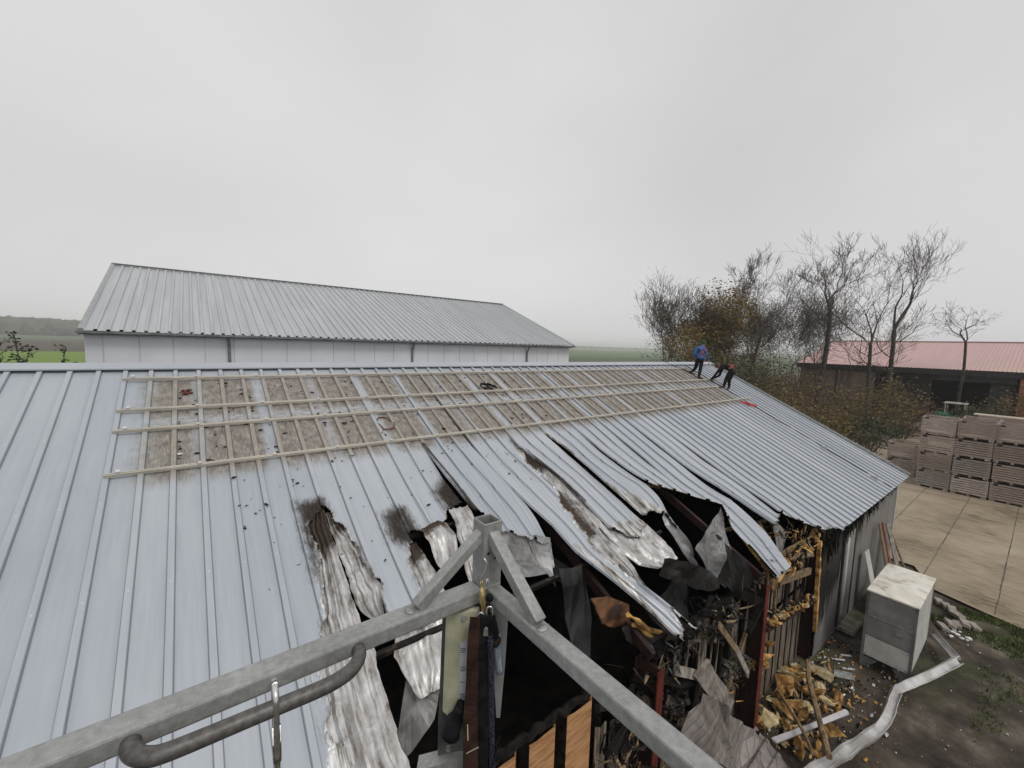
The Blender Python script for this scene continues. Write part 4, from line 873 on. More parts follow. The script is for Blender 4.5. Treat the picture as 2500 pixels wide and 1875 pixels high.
# ------------------------------------------------------------------ lift basket in the foreground
C0 = Vector((0, 0, H))
bk = thing('lift_basket', 'galvanised steel corner of a lift basket in the foreground', 'lift basket', (.713, 1.03, H-1.9))
ZB = H-.75
def hollow(q, a, b, w, t=.005, up=Vector((0, 0, 1))):
    a = Vector(a); b = Vector(b); d, x, y = frame_of(b-a, up); P = []
    for p in (a, b):
        for ww in (w/2, w/2-t):
            for sx, sy in ((-1, -1), (1, -1), (1, 1), (-1, 1)): P.append(p+x*sx*ww+y*sy*ww)
    F = []
    for j in range(4):
        k_ = (j+1) % 4
        F += [(j, k_, 8+k_, 8+j), (4+k_, 4+j, 12+j, 12+k_), (8+j, 8+k_, 12+k_, 12+j), (k_, j, 4+j, 4+k_)]
    q.add(P, F)
q = MB(); hollow(q, (.713, 1.030, ZB-.16), (.713, 1.030, H-.545), .066); q.build('corner_post', 'galvanised_tube', bk, bevel=.004)
q = MB(); q.boxm((-1.9, .998, ZB-.044), (.679, 1.060, ZB)); q.build('front_rail', 'galvanised_tube', bk, bevel=.006)
q = MB(); q.boxm((.690, -1.4, ZB-.042), (.738, .996, ZB+.001)); q.build('side_rail', 'galvanised_tube', bk, bevel=.006)
q = MB(); q.bar((.690, 1.029, H-.585), (.475, 1.029, ZB+.004), .032, .034, up=Vector((0, 1, 0))); q.build('brace', 'galvanised_tube', bk, bevel=.004)
q = MB(); q.bar((.713, 1.005, H-.585), (.713, .775, ZB+.006), .036, .036, up=Vector((1, 0, 0))); q.build('brace', 'galvanised_tube', bk, bevel=.004)
q = MB(); q.rock((.452, 1.028, ZB+.001), .012, (1.1, 1.7, .5), 3, 2, .3); q.build('weld_bead', 'galvanised_tube', bk, True)
q = MB(); q.rock((.713, .757, ZB+.002), .012, (1.7, 1.1, .5), 4, 2, .3); q.build('weld_bead', 'galvanised_tube', bk, True)
q = MB()
for (x, y, z) in ((.6955, .9965, H-.64), (.722, .9965, H-.66), (.724, .9965, H-.76), (.722, .9965, H-.80)): q.tube([(x, y+.002, z), (x, y-.0012, z)], .0055, 10)
q.tube([(.735, 1.002-.0, H-.62), (.7475, 1.002, H-.62)], .0055, 10); q.build('bolt_hole', 'black_metal', bk)
q = MB(); rr = random.Random(4)
for k_ in range(26):
    t_ = k_/25; q.rock((.690+.001*rr.random(), 1.000+.058*t_, ZB+.0005), .0045, (1, 1.2, .7), k_, 1, .3)
for k_ in range(22):
    t_ = k_/21; q.rock((.684+.055*t_, .9965, ZB+.0005), .0045, (1.2, 1, .7), 60+k_, 1, .3)
q.build('weld_seam', 'galvanised_tube', bk, True)['kind'] = 'stuff'
hb = [(x*.982, y*.982) for x, y in [(.306, 1.035), (.308, 1.01), (.301, .985), (.280, .960), (.25, .946), (.20, .940), (.067, .946), (-.06, .952), (-.098, .964), (-.118, .988), (-.124, 1.01), (-.120, 1.04)]]
q = MB(); 
def smooth_path(P, n=6):
    P = [Vector(p) for p in P]; out = []
    for i in range(len(P)-1):
        p0 = P[max(i-1, 0)]; p1 = P[i]; p2 = P[i+1]; p3 = P[min(i+2, len(P)-1)]
        for k_ in range(n):
            t = k_/n; out.append(.5*((2*p1)+(-p0+p2)*t+(2*p0-5*p1+4*p2-p3)*t*t+(-p0+3*p1-3*p2+p3)*t**3))
    return out+[P[-1]]
q.tube(smooth_path([(x, y, ZB-.026) for x, y in hb]), .0165, 16); q.build('hand_bar', 'bare_steel_bar', bk, smooth=True)
# plates under the corner: grey back plate, cream cover with a paper label
bx = Vector((.665, .975, 0)); rx = Vector((Rv.x, Rv.y, 0)).normalized(); fy = Vector((Fv.x, Fv.y, 0)).normalized()
def bp(u_, z, dpt=0.): return Vector((bx.x, bx.y, H+z)) + rx*u_ + fy*dpt
def plate(name, poly, dpt, t, mat, parent, bevel=.0):
    q = MB(); q.prism([bp(u_, z, dpt) for u_, z in poly], fy*t); return q.build(name, mat, parent, bevel=bevel)
plate('back_plate', [(-.125, -.80), (.075, -.80), (.06, -.98), (.035, -1.18), (.02, -1.32), (-.135, -1.32), (-.135, -1.22)], .03, .006, 'plate_grey', bk)
plate('side_plate', [(.02, -.80), (.078, -.80), (.073, -.98), (.062, -1.17), (.05, -1.17)], .018, .004, 'plate_pale', bk)
cv = plate('cover_plate', [(-.112, -.835), (-.09, -.818), (-.035, -.80), (-.01, -.80), (-.01, -1.14), (-.09, -1.165), (-.118, -1.14)], .0, .022, 'cream_paint', bk, .006)
pl = plate('paper_label', [(-.066, -.905), (-.044, -.90), (-.044, -1.10), (-.068, -1.105)], -.003, .002, 'paper', cv)
q = MB(); rr = random.Random(2)
for z0 in (-.925, -.985, -1.035, -1.075):
    for k_ in range(3 if z0 != -1.035 else 1):
        z = z0-.006*k_; q.prism([bp(-.064, z, -.0042), bp(-.05+.003*rr.random(), z+.002, -.0042), bp(-.05, z+.0035, -.0042), bp(-.064, z+.0015, -.0042)], fy*.001)
q.build('print_line', 'ink', pl)
q = MB()
for u_, z in ((-.055, -.825), (-.10, -1.29)): q.tube([bp(u_, z, -.006 if z > -1 else .022), bp(u_, z, .0 if z > -1 else .03)], .009, 6); q.tube([bp(u_, z, -.010 if z > -1 else .018), bp(u_, z, -.004 if z > -1 else .024)], .005, 8)
q.build('bolt', 'galvanised', bk)
q = MB(); q.bar(bp(-.19, -1.36, .02), bp(.0, -1.31, .03), .05, .05); q.build('lower_bracket', 'galvanised_tube', bk)
# cushioned grip under the cover
q = MB(); q.tube(smooth_path([bp(-.055, -1.09, -.02), bp(-.075, -1.14, -.022), bp(-.088, -1.19, -.024)], 4), [.017]*4+[.026]*4+[.03], 12); q.build('rubber_grip', 'strap_black', bk, smooth=True)
# fall-arrest lanyard hanging from the post
ln = thing('lanyard', 'dark fall arrest lanyard with brass hook hanging from the basket corner post', 'lanyard', (.70, .975, H-1.4))
q = MB(); q.tube(smooth_path([bp(.0, -.630, -.010), bp(.008, -.640, -.014), bp(.010, -.655, -.014), bp(.004, -.672, -.014), bp(-.004, -.688, -.014), bp(-.005, -.705, -.014)], 5), .0026, 8); q.build('wire_hook', 'chrome', ln, smooth=True)
q = MB(); q.tube([bp(-.005, -.70, -.014), bp(-.005, -.725, -.014), bp(-.003, -.728, -.014), bp(0, -.765, -.014), bp(.002, -.775, -.014), bp(.004, -.80, -.014)], [.004, .006, .009, .0095, .007, .007], 10); q.build('brass_swivel', 'brass', ln, smooth=True)
q = MB(); q.tube([bp(.012, -.69, -.016), bp(.014, -.715, -.016), bp(.016, -.74, -.016)], [.0025, .004, .004], 8); q.build('pin', 'chrome', ln, smooth=True)
q = MB(); q.rock(bp(.020, -.752, -.012), .012, (1, 1, 1.1), 3, 2, .1); q.build('stopper', 'strap_black', ln, smooth=True)
q = MB()
q.tube(smooth_path([bp(-.022, -.87, -.02), bp(-.018, -.82, -.02), bp(-.006, -.795, -.02), bp(.004, -.80, -.02)], 5), .0034, 8)
q.tube(smooth_path([bp(.012, -.83, -.02), bp(.013, -.785, -.02), bp(.022, -.775, -.02), bp(.03, -.785, -.02), bp(.029, -.83, -.02)], 5), .0032, 8); q.build('hook', 'chrome', ln, smooth=True)
q = MB(); q.prism([bp(-.006, -.80, -.028), bp(.036, -.80, -.028), bp(.052, -.86, -.03), (bp(.045, -.885, -.03)), bp(.0, -.885, -.03), bp(-.012, -.85, -.03)], fy*.022); q.build('buckle_cover', 'strap_black', ln, bevel=.006)
q = MB(); q.prism([bp(.004, -.858, -.036), bp(.020, -.858, -.036), bp(.019, -.835, -.036), bp(.0125, -.828, -.036), bp(.006, -.835, -.036)], fy*.006); q.build('buckle', 'chrome', ln, bevel=.002)
q = MB(); q.rock(bp(.045, -.885, -.02), .016, (1, .6, 1.1), 9, 2, .2); q.build('strap_tongue', 'strap_brown', ln, smooth=True)
def ribbon(name, path, w, mat, parent, t=.004, tw=0.):
    P = smooth_path(path, 6); q = MB(); V = []; n = len(P)
    for j, p in enumerate(P):
        a = tw*math.sin(j*.35); ww = w if not hasattr(w, '__len__') else w[0]+(w[1]-w[0])*j/(n-1)
        for sx, sy in ((-1, -1), (1, -1), (1, 1), (-1, 1)): V.append(p + (rx*math.cos(a)+fy*math.sin(a))*sx*ww/2 + (fy*math.cos(a)-rx*math.sin(a))*sy*t/2)
    F = [(j*4+k_, j*4+(k_+1) % 4, j*4+4+(k_+1) % 4, j*4+4+k_) for j in range(n-1) for k_ in range(4)] + [(3, 2, 1, 0), tuple(4*(n-1)+k_ for k_ in range(4))]
    q.add(V, F); return q.build(name, mat, parent)
wb = ribbon('webbing', [bp(-.020, -.80, -.035), bp(-.024, -.90, -.04), bp(-.024, -1.0, -.036), bp(-.026, -1.1, -.042), bp(-.024, -1.2, -.04), bp(-.022, -1.42, -.04)], [.030, .048], 'strap_brown', ln, .006, .25)
q = MB(); q.bar(bp(-.034, -1.13, -.049), bp(-.032, -1.18, -.049), .003, .002); q.bar(bp(-.036, -1.225, -.048), bp(.0, -1.205, -.046), .002, .002); q.build('stitching', 'cream_paint', wb)
ribbon('webbing', [bp(.008, -.82, -.026), bp(.010, -1.0, -.03), bp(.014, -1.2, -.03), bp(.012, -1.42, -.03)], .034, 'strap_black', ln, .006, .3)
q = MB(); q.tube(smooth_path([bp(.026, -.86, -.028), bp(.030, -.95, -.03), bp(.033, -1.05, -.03), bp(.037, -1.15, -.03), bp(.041, -1.25, -.03), bp(.044, -1.42, -.03)], 6), .0095, 12); q.build('rope', 'rope_blue', ln, smooth=True)
q = MB(); q.tube(smooth_path([bp(.046, -.88, .0), bp(.050, -.94, .0), bp(.058, -1.0, .0)], 5), .011, 12); q.build('reflection_streak', 'reflection_blue', ln, smooth=True)  # added tube coloured as the blue-white reflection on the grey plate
q = MB(); q.tube(smooth_path([bp(.05, -1.42, -.03), bp(.046, -1.26, -.034), bp(.062, -1.185, -.03)], 5), .004, 7); q.tube(smooth_path([bp(.045, -1.27, -.04), bp(.052, -1.23, -.04), bp(.066, -1.205, -.04)], 4), .0016, 6); q.build('loose_cord', 'strap_black', ln)
ribbon('webbing', [bp(.02, -1.16, -.02), bp(.03, -1.24, -.02), bp(.024, -1.42, -.02)], .03, 'strap_black', ln, .005, .2)
# carabiner and strap on the hand bar
cbn = thing('carabiner', 'steel carabiner with a strap hooked over the round hand bar', 'carabiner', (.18, .905, ZB-.4))
pc = Vector((.112, .945, ZB-.026)); e1 = rx*.55-fy*.83
loop = [(.0, .021), (.018, .010), (.020, -.03), (.016, -.09), (.008, -.135), (-.004, -.145), (-.014, -.13), (-.018, -.08), (-.020, -.02), (-.016, .012), (0, .021)]
q = MB(); q.tube(smooth_path([pc+e1*u_*1.5+Vector((0, 0, z*1.35+.012)) for u_, z in loop], 5), .0062, 10, cap=False); q.build('carabiner_body', 'chrome', cbn, smooth=True)
q = MB(); q.tube([pc+e1*.027+Vector((0, 0, -.035)), pc+e1*.023+Vector((0, 0, -.12))], .0085, 10); q.build('gate_sleeve', 'chrome', cbn, smooth=True)
ribbon('strap', [pc+Vector((.0, -.0, -.165)), pc+Vector((.002, -.0, -.2)), pc+Vector((0, 0, -.45))], .016, 'strap_brown', cbn, .005, .3)

# ------------------------------------------------------------------ ground, yard, fields
def sheet_plane(name, pts, mat, z, kind='structure', noisez=0, cuts=0):
    bm = bmesh.new(); f = bm.faces.new([bm.verts.new((x, y, z)) for x, y in pts])
    if cuts:
        bmesh.ops.triangulate(bm, faces=[f]); bmesh.ops.subdivide_edges(bm, edges=bm.edges[:], cuts=cuts, use_grid_fill=True)
        for v in bm.verts: v.co.z += noisez*mnoise.noise(v.co*.9)
    me = bpy.data.meshes.new(name); bm.to_mesh(me); bm.free(); me.materials.append(M[mat]); o = bpy.data.objects.new(name, me); COL.objects.link(o)
    tag(o, None, None, None, kind); return o
G = 4200
sheet_plane('ground', [(-G, -600), (G, -600), (G, G), (-G, G)], 'field', 0)
q = MB(); nx, ny = 130, 130; V = []; F = []
for a in range(nx+1):
    for b_ in range(ny+1):
        x = -2+20.4*a/nx; y = -9+12.5*b_/ny; e = min(1, min(x+2, 18.4-x, y+9)/.6)
        V.append((x, y, .012+max(0, .06*mnoise.noise(Vector((x*1.1, y*1.1, 0)))+.035*mnoise.noise(Vector((x*4, y*4, 3))))*e))
for a in range(nx):
    for b_ in range(ny): F.append((a*(ny+1)+b_, (a+1)*(ny+1)+b_, (a+1)*(ny+1)+b_+1, a*(ny+1)+b_+1))
q.add(V, F); o = q.build('yard_soil', 'yard_soil', None, True); tag(o, kind='structure')
sheet_plane('concrete_yard', [(17.25, -1.1), (17.75, .6), (18.15, 1.65), (19.6, 2.25), (19.6, 30), (64, 30), (64, -14), (16.9, -14)], 'concrete_yard', .085)
q = MB()
for y, x0 in ((-1.32, 17.3), (.32, 17.8), (1.95, 19.0), (3.6, 19.8), (5.3, 20)):
    n = 30
    for j in range(n):
        xa = x0+(48-x0)*j/n; xb = x0+(48-x0)*(j+1)/n; w1 = .008+.008*rnd.random(); dy = .012*(rnd.random()-.5)
        q.add([(xa, y-w1+dy, .0885), (xb+.01, y-w1+dy, .0885), (xb+.01, y+w1+dy, .0885), (xa, y+w1+dy, .0885)], [(0, 1, 2, 3)])
for x, y0, y1 in ((25.5, .35, 5.3), (30.9, -1.3, 5.3)):
    q.add([(x-.02, y0, .0887), (x+.02, y0, .0887), (x+.02, y1, .0887), (x-.02, y1, .0887)], [(0, 1, 2, 3)])
o = q.build('slab_joints', 'joint_tar'); tag(o, kind='structure')
# grass tufts along the slab
q = MB(); rr = random.Random(8)
for _ in range(11000):
    t = rr.random(); 
    if rr.random() < .62: x = 15.6+1.9*rr.random()**.7+.3*t; y = 2.1-3.4*t+.25*rr.gauss(0, 1)
    else: x = 11.5+5*rr.random(); y = .3-3.2*rr.random(); 
    if mnoise.noise(Vector((x*.9, y*.9, 4))) < -.02: continue
    h = .03+.09*rr.random(); a = rr.random()*6.28; w = .012; dx, dy = math.cos(a)*w, math.sin(a)*w; lx, ly = rr.gauss(0, .035), rr.gauss(0, .035)
    q.add([(x-dx, y-dy, .02), (x+dx, y+dy, .02), (x+lx, y+ly, .03+h)], [(0, 1, 2)])
o = q.build('grass', 'grass'); tag(o, 'short patchy grass between the bare soil and the concrete yard', 'grass', None, 'stuff')

# ------------------------------------------------------------------ ventilation cabinet
ac = thing('ventilation_cabinet', 'grey sheet metal cabinet with a dirty pale lid standing beside the burnt wall', 'cabinet', (13.26, 1.68, 0))
x0, x1, y0, y1, zb, zt = 12.25, 14.27, 1.25, 2.11, .32, 1.86
q = MB(); q.boxm((x0+.02, y0+.02, zb), (x1-.02, y1-.02, zt)); q.build('body', 'cabinet_grey', ac)
q = MB(); q.boxm((x0-.02, y0-.02, zt+.001), (x1+.02, y1+.02, zt+.045)); q.build('lid', 'cabinet_lid', ac, bevel=.01)
for x in (x0, x1):
    for y in (y0, y1):
        q = MB(); sx = 1 if x == x0 else -1; sy = 1 if y == y0 else -1
        q.boxm((x-.004*sx, y-.004*sy, .03), (x+.05*sx, y+.05*sy, zt)); 
        q.prism([(x+.008*sx, y, .28), (x+.008*sx, y+.30*sy, .28), (x+.008*sx, y+.12*sy, .04), (x+.008*sx, y, .04)], (.02*sx, 0, 0)); q.build('leg', 'gutter_grey', ac)
q = MB(); q.boxm((x0+.004, y0+.05, .33), (x0+.019, y1-.05, .80)); q.build('lower_panel', 'cabinet_pale', ac)
q = MB(); q.boxm((x0+.006, y0+.05, .84), (x0+.019, y1-.05, 1.29)); q.build('middle_panel', 'cabinet_grey', ac)
q = MB(); q.boxm((x0+.006, y0+.05, 1.33), (x0+.019, y1-.05, 1.84)); q.build('upper_panel', 'cabinet_grey', ac)
q = MB(); q.boxm((x0-.006, y0+.05, 1.295), (x0+.017, y1-.05, 1.325)); q.build('trim_strip', 'galvanised', ac)
q = MB(); q.bar((x0-.012, 1.58, 1.12), (x0-.012, 1.44, 1.10), .02, .03); q.bar((x0-.012, 1.46, 1.12), (x0-.012, 1.43, 1.06), .015, .02); q.build('latch', 'chrome', ac)
q = MB(); q.boxm((x0+.1, y0-.0, .36), ((x0+x1)/2-.008, y0+.018, 1.8)); q.boxm(((x0+x1)/2+.008, y0, .36), (x1-.1, y0+.018, 1.8)); q.build('side_panel', 'cabinet_pale', ac)
q = MB()
for y in (y0+.08, y1-.08):
    for z in (.37, .76, .88, 1.25, 1.37, 1.8): q.tube([(x0+.007, y, z), (x0-.004, y, z)], .012, 7)
q.build('screw_heads', 'gutter_grey', ac)['kind'] = 'stuff'
q = MB(); q.boxm((14.4, 2.15, .05), (14.95, 2.6, 1.0)); 
o = thing('metal_box', 'low grey metal box behind the pale-lidded cabinet', 'box', (15.6, 2.2, 0)); q = MB(); q.boxm((15.1, 2.0, .02), (15.9, 2.45, .78)); q.build('body', 'gutter_grey', o); q = MB(); q.boxm((15.06, 1.96, .782), (15.94, 2.49, .82)); q.build('lid', 'galvanised', o)
# leaning planks and panels at the right wall
for lab, a, b_, w, m in (('dark brown plank leaning on the wall, leftmost of the leaning boards', (15.9, 2.15, .0), (16.3, 2.72, 2.25), .16, 'wood_old'), ('red-brown plank leaning on the wall between the other leaning boards', (16.2, 2.1, .0), (16.7, 2.72, 2.2), .14, 'red_brick'),
                         ('wide grey panel leaning against the wall near the barn corner', (17.0, 2.1, .0), (17.5, 2.72, 1.95), .42, 'timber_grey'), ('narrow brown batten leaning beside the wide grey panel', (17.7, 2.0, .0), (17.8, 2.72, 1.75), .12, 'wood_old')):
    q = MB(); q.bar(a, b_, w, .035, up=Vector((0, -1, .3))); tag(q.build('leaning_board', m), lab, 'board', 'boards leaning on the right end of the wall')
t = thing('leaning_sheet', 'white sheet leaning against the wall behind the cabinet', 'sheet', (15.1, 2.5, 0)); q = MB(); q.bar((15.0, 2.3, 0), (15.05, 2.72, 1.75), .4, .03, up=Vector((0, -1, .25))); q.build('sheet', 'cabinet_pale', t)

# ------------------------------------------------------------------ bent gutter on the ground
t = thing('bent_gutter', 'long bent metal gutter lying from the burnt wall round the cabinet', 'gutter', (11.5, 1.5, 0))
pg = smooth_path([(14.7, 1.19, .30), (14.3, .94, .30), (13.85, .70, .32)], 4)
pg2 = smooth_path([(13.85, .70, .32), (12.7, .98, .34), (11.6, 1.32, .32), (11.35, 1.36, .3), (10.7, 1.33, .24), (10.05, 1.34, .26), (9.2, 1.5, .3), (8.45, 1.66, .3), (7.6, 1.85, .32)], 6)
def chan(name, P, w, d_, mat, par, tw):
    q = MB(); V = []; n = len(P); pf = [(-.5, .5), (-.5, 0.), (-.36, -.04), (.36, -.04), (.5, 0.), (.5, .62), (.44, .64), (.46, .04), (.3, .02), (-.3, .02), (-.46, .04), (-.44, .5)]
    for j, p in enumerate(P):
        dd = (P[min(j+1, n-1)]-P[max(j-1, 0)]).normalized(); a = tw(j/(n-1)); x = dd.cross(Vector((0, 0, 1))).normalized(); y = x.cross(dd)
        xx = x*math.cos(a)+y*math.sin(a); yy = y*math.cos(a)-x*math.sin(a); wv = 1+.22*mnoise.noise(Vector((j*.35, 2, 1))); dv = 1+.35*mnoise.noise(Vector((j*.3, 7, 1)))
        for u_, v_ in pf: V.append(p+xx*u_*w*wv+yy*v_*d_*dv)
    m_ = len(pf); F = [(j*m_+k_, j*m_+(k_+1) % m_, j*m_+m_+(k_+1) % m_, j*m_+m_+k_) for j in range(n-1) for k_ in range(m_)]
    q.add(V, F+[tuple(range(m_))[::-1], tuple((n-1)*m_+k_ for k_ in range(m_))]); return q.build(name, mat, par)
chan('gutter_end', pg, .16, .16, 'gutter_metal', t, lambda u_: -.5)
chan('gutter_run', pg2, .16, .17, 'gutter_metal', t, lambda u_: .9-1.1*u_)
q = MB(); q.tube([(8.1, 2.42, .30), (10.0, 1.83, .26)], .055, 14); tag(q.build('white_pipe', 'pipe_white', None, True), 'white plastic pipe lying among the yellow foam chunks', 'pipe')
for lab, P, r_ in (('thin brown stick leaning out of the foam chunks, left one', [(9.5, 2.88, .25), (9.0, 2.5, .4), (8.5, 2.1, .5), (8.1, 1.85, .55)], .03), ('thicker grey stick standing near the torn wall edge, right one', [(10.7, 2.7, .45), (10.1, 2.5, .42), (9.2, 2.1, .5), (8.2, 1.65, .6)], .05)):
    q = MB(); q.tube(smooth_path(P, 4), r_, 7); tag(q.build('stick', 'wood_old'), lab, 'stick')
q = MB(); q.bar((11.0, 2.72, .09), (11.5, 2.05, .09), .16, .02); q.bar((11.05, 2.76, .12), (11.55, 2.09, .12), .02, .06); tag(q.build('metal_offcut', 'galvanised'), 'short grey metal strip lying in front of the torn wall skin', 'metal strip')
rr = random.Random(21)
for k_, (x, y) in enumerate(((11.9, 2.5), (12.2, 2.45), (11.7, 2.3))):
    q = MB(); q.bar((x, y, .06), (x+.15, y-.16, .07), .05, .012); tag(q.build('metal_scrap', 'clamp_white'), 'small pale metal scrap on the soil between the torn wall and the cabinet', 'scrap', 'metal scraps by the wall')
# foam chunks from the burnt panels
def foam(x, y, z, r, sc, k_, mat='foam'):
    q = MB(); rt = Matrix.Rotation(rr.random()*6.28, 3, 'Z') @ Matrix.Rotation(rr.gauss(0, .6), 3, 'X') @ Matrix.Rotation(rr.gauss(0, .4), 3, 'Y'); rn = random.Random(k_); bm = bmesh.new()
    el = .7+.9*rn.random()
    for _ in range(11):
        v = Vector((rn.gauss(0, 1), rn.gauss(0, 1), rn.gauss(0, 1))).normalized()*(.7+.5*rn.random()); bm.verts.new(Vector((x, y, z))+rt @ Vector((v.x*r*sc[0]*el, v.y*r*sc[1]/el, v.z*r*sc[2])))
    g_ = bmesh.ops.convex_hull(bm, input=bm.verts[:]); bmesh.ops.delete(bm, geom=[e for e in g_['geom_interior'] if isinstance(e, bmesh.types.BMVert)], context='VERTS')
    bmesh.ops.triangulate(bm, faces=bm.faces[:]); bmesh.ops.subdivide_edges(bm, edges=bm.edges[:], cuts=2, use_grid_fill=True)
    for v in bm.verts: v.co += Vector((mnoise.noise(v.co*30), mnoise.noise(v.co*30+Vector((9, 9, 9))), mnoise.noise(v.co*25)))*r*.10
    bm.verts.index_update(); q.add([v.co.copy() for v in bm.verts], [tuple(v.index for v in f.verts) for f in bm.faces]); bm.free(); return q.build('foam_chunk', mat)
for k_ in range(74):
    x = 8.35+3.0*rr.random(); y = YW+.1-1.0*rr.random()**1.2
    if y < 2.3 and x > 10.4: x -= 1.2
    r_ = .05+.19*rr.random()**1.8; o = foam(x, y, .04+r_*.4+.3*max(0, (y-2.2))*rr.random(), r_, (1.25, .9, .42), 300+k_, rr.choice(('foam', 'foam', 'foam_pale')))
    tag(o, 'yellow foam chunk fallen on the ground below the open wall', 'foam chunk', 'foam chunks on the ground')
for k_ in range(30):
    t_ = rr.random(); p = Vector((8.3, YW, 2.2)).lerp(Vector((10.9, YW, 1.78)), t_); o = foam(p.x, p.y-.05-.08*rr.random(), p.z+.05+.06*rr.random(), .03+.07*rr.random()**1.5, (1.2, .8, .7), 500+k_, rr.choice(('foam', 'foam_pale')))
    tag(o, 'yellow foam chunk resting on the sloping girt of the open wall', 'foam chunk', 'foam chunks on the girt')
for k_, (x, z, r_) in enumerate(((8.45, 1.45, .24), (8.75, 1.62, .14), (8.35, 1.75, .12), (8.62, 1.25, .10), (8.38, 1.2, .09))):
    o = foam(x, YW+.02, z, r_, (1.1, .5, .9), 600+k_); tag(o, 'large orange foam lump hanging beside the red column', 'foam chunk', 'foam lumps beside the red column')
for k_, (x, z, r_) in enumerate(((8.75, 3.35, .13), (9.0, 3.28, .15), (9.25, 3.2, .13), (8.95, 3.08, .14), (9.4, 3.05, .12), (9.7, 3.08, .09), (8.6, 3.2, .08), (10.6, 3.12, .10), (10.95, 3.2, .08))):
    o = foam(x, YW+.02, z-.05, r_, (1.2, .7, .7), 650+k_, 'foam' if k_ % 3 else 'foam_pale'); tag(o, 'yellow foam lump wedged under the eave at the torn sheet ends', 'foam chunk', 'foam lumps under the eave')
q = MB()
for k_ in range(420):
    x = 8.2+4.6*rr.random(); y = 2.8-1.6*rr.random()**1.4; q.mat(rr.choice((0, 0, 1, 2))).rock((x, y, .05), .010+.03*rr.random()**2.5, (1.6, .8, .5), 700+k_, 1, 1.1)
o = q.build('rubble', ['foam', 'clamp_white', 'char']); tag(o, 'fine foam crumbs and char scattered on the soil below the wall', 'rubble', None, 'stuff')
q = MB()
for k_ in range(120):
    x = 10+7*rr.random(); y = 2.3-3.2*rr.random(); q.mat(rr.choice((0, 1, 1))).rock((x, y, .045), .008+.024*rr.random()**3, (1.3, .8, .5), 1200+k_, 1, .6)
o = q.build('pebbles', ['clamp_white', 'brick_pale']); tag(o, 'pale pebbles and crumbs scattered on the soil round the cabinet', 'pebbles', None, 'stuff')
for k_, (x, y, a) in enumerate(((17.3, 1.38, .3), (17.05, 1.2, .35), (16.85, 1.08, .2), (15.75, 1.12, .5), (16.0, 1.02, .4), (16.25, .78, .3), (16.5, .62, .5), (16.1, .9, .1), (16.6, .95, .8))):
    q = MB(); q.box((x, y, .10+.05*(k_ % 3)), (.34, .17, .09), Matrix.Rotation(a, 3, 'Z') @ Matrix.Rotation(.12*rr.gauss(0, 1), 3, 'X')); tag(q.build('paving_brick', 'brick_pale', bevel=.01), 'pale brick in the small heap at the edge of the concrete yard', 'brick', 'bricks by the yard edge')
for k_ in range(14):
    q = MB(); q.rock((15.4+.5*rr.random(), .6+.35*rr.random(), .08), .035+.03*rr.random(), (1, 1, .7), 1500+k_, 1, .5); tag(q.build('white_stone', 'clamp_white'), 'small white stone in the cluster beside the brick heap', 'stone', 'white stones by the bricks')
# fallen wall skins at the bottom of the picture
t = thing('fallen_wall_sheet', 'crumpled pinkish grey wall sheet fallen against the red column', 'metal sheet', (6.2, 2.4, .8))
rag('sheet', [(5.05, 2.55, 2.05), (5.2, 2.5, 2.38), (5.6, 2.55, 2.45), (6.05, 2.45, 2.12), (6.45, 2.5, 1.65), (7.2, 2.5, 1.0), (7.35, 2.35, .75), (6.3, 2.3, 1.0), (5.6, 2.4, 1.55)], 'pale_skin', .05, 21, 2, .008, t)
t = thing('fallen_corrugated_sheet', 'grey corrugated wall sheet lying across the foam at the bottom edge', 'metal sheet', (7.8, 2.2, .4))
def corr_rag(a, b_, c_, d_, n, amp, mat, par):
    a, b_, c_, d_ = [Vector(p) for p in (a, b_, c_, d_)]; q = MB(); V = []; rows = 14; m_ = n*6
    for r in range(rows+1):
        for k_ in range(m_+1):
            u_ = k_/m_; w = r/rows; p = (a*(1-u_)+b_*u_)*(1-w)+(d_*(1-u_)+c_*u_)*w; nn = (b_-a).cross(d_-a).normalized(); ph = (u_*n) % 1
            V.append(p+nn*(amp*(1 if ph < .18 else 0)+.03*mnoise.noise(p*1.5)))
    F = [(r*(m_+1)+k_, r*(m_+1)+k_+1, (r+1)*(m_+1)+k_+1, (r+1)*(m_+1)+k_) for r in range(rows) for k_ in range(m_)]
    q.add(V, F); return q.build('sheet', mat, par, solid=.006)
corr_rag((7.75, 2.62, .62), (7.35, 1.75, .55), (5.9, 1.7, .75), (6.35, 2.45, .85), 4, -.03, 'pale_skin', t)
t = thing('fallen_board', 'grey charred board slanting down in front of the burnt wall', 'board', (6.3, 2.75, 1.4))
rag('board', [(5.72, 2.76, 2.5), (6.05, 2.74, 2.62), (6.25, 2.74, 2.35), (6.95, 2.72, 1.5), (6.75, 2.70, 1.32), (6.35, 2.72, 1.75), (5.85, 2.74, 2.3)], 'timber_grey', .03, 23, 3, .05, t)
q = MB(); q.rock((8.35, 1.38, .35), .11, (1.2, .9, .8), 77, 2, .2); tag(q.build('red_can', 'red_paint'), 'red plastic thing at the bottom edge beside the gutter', 'container')

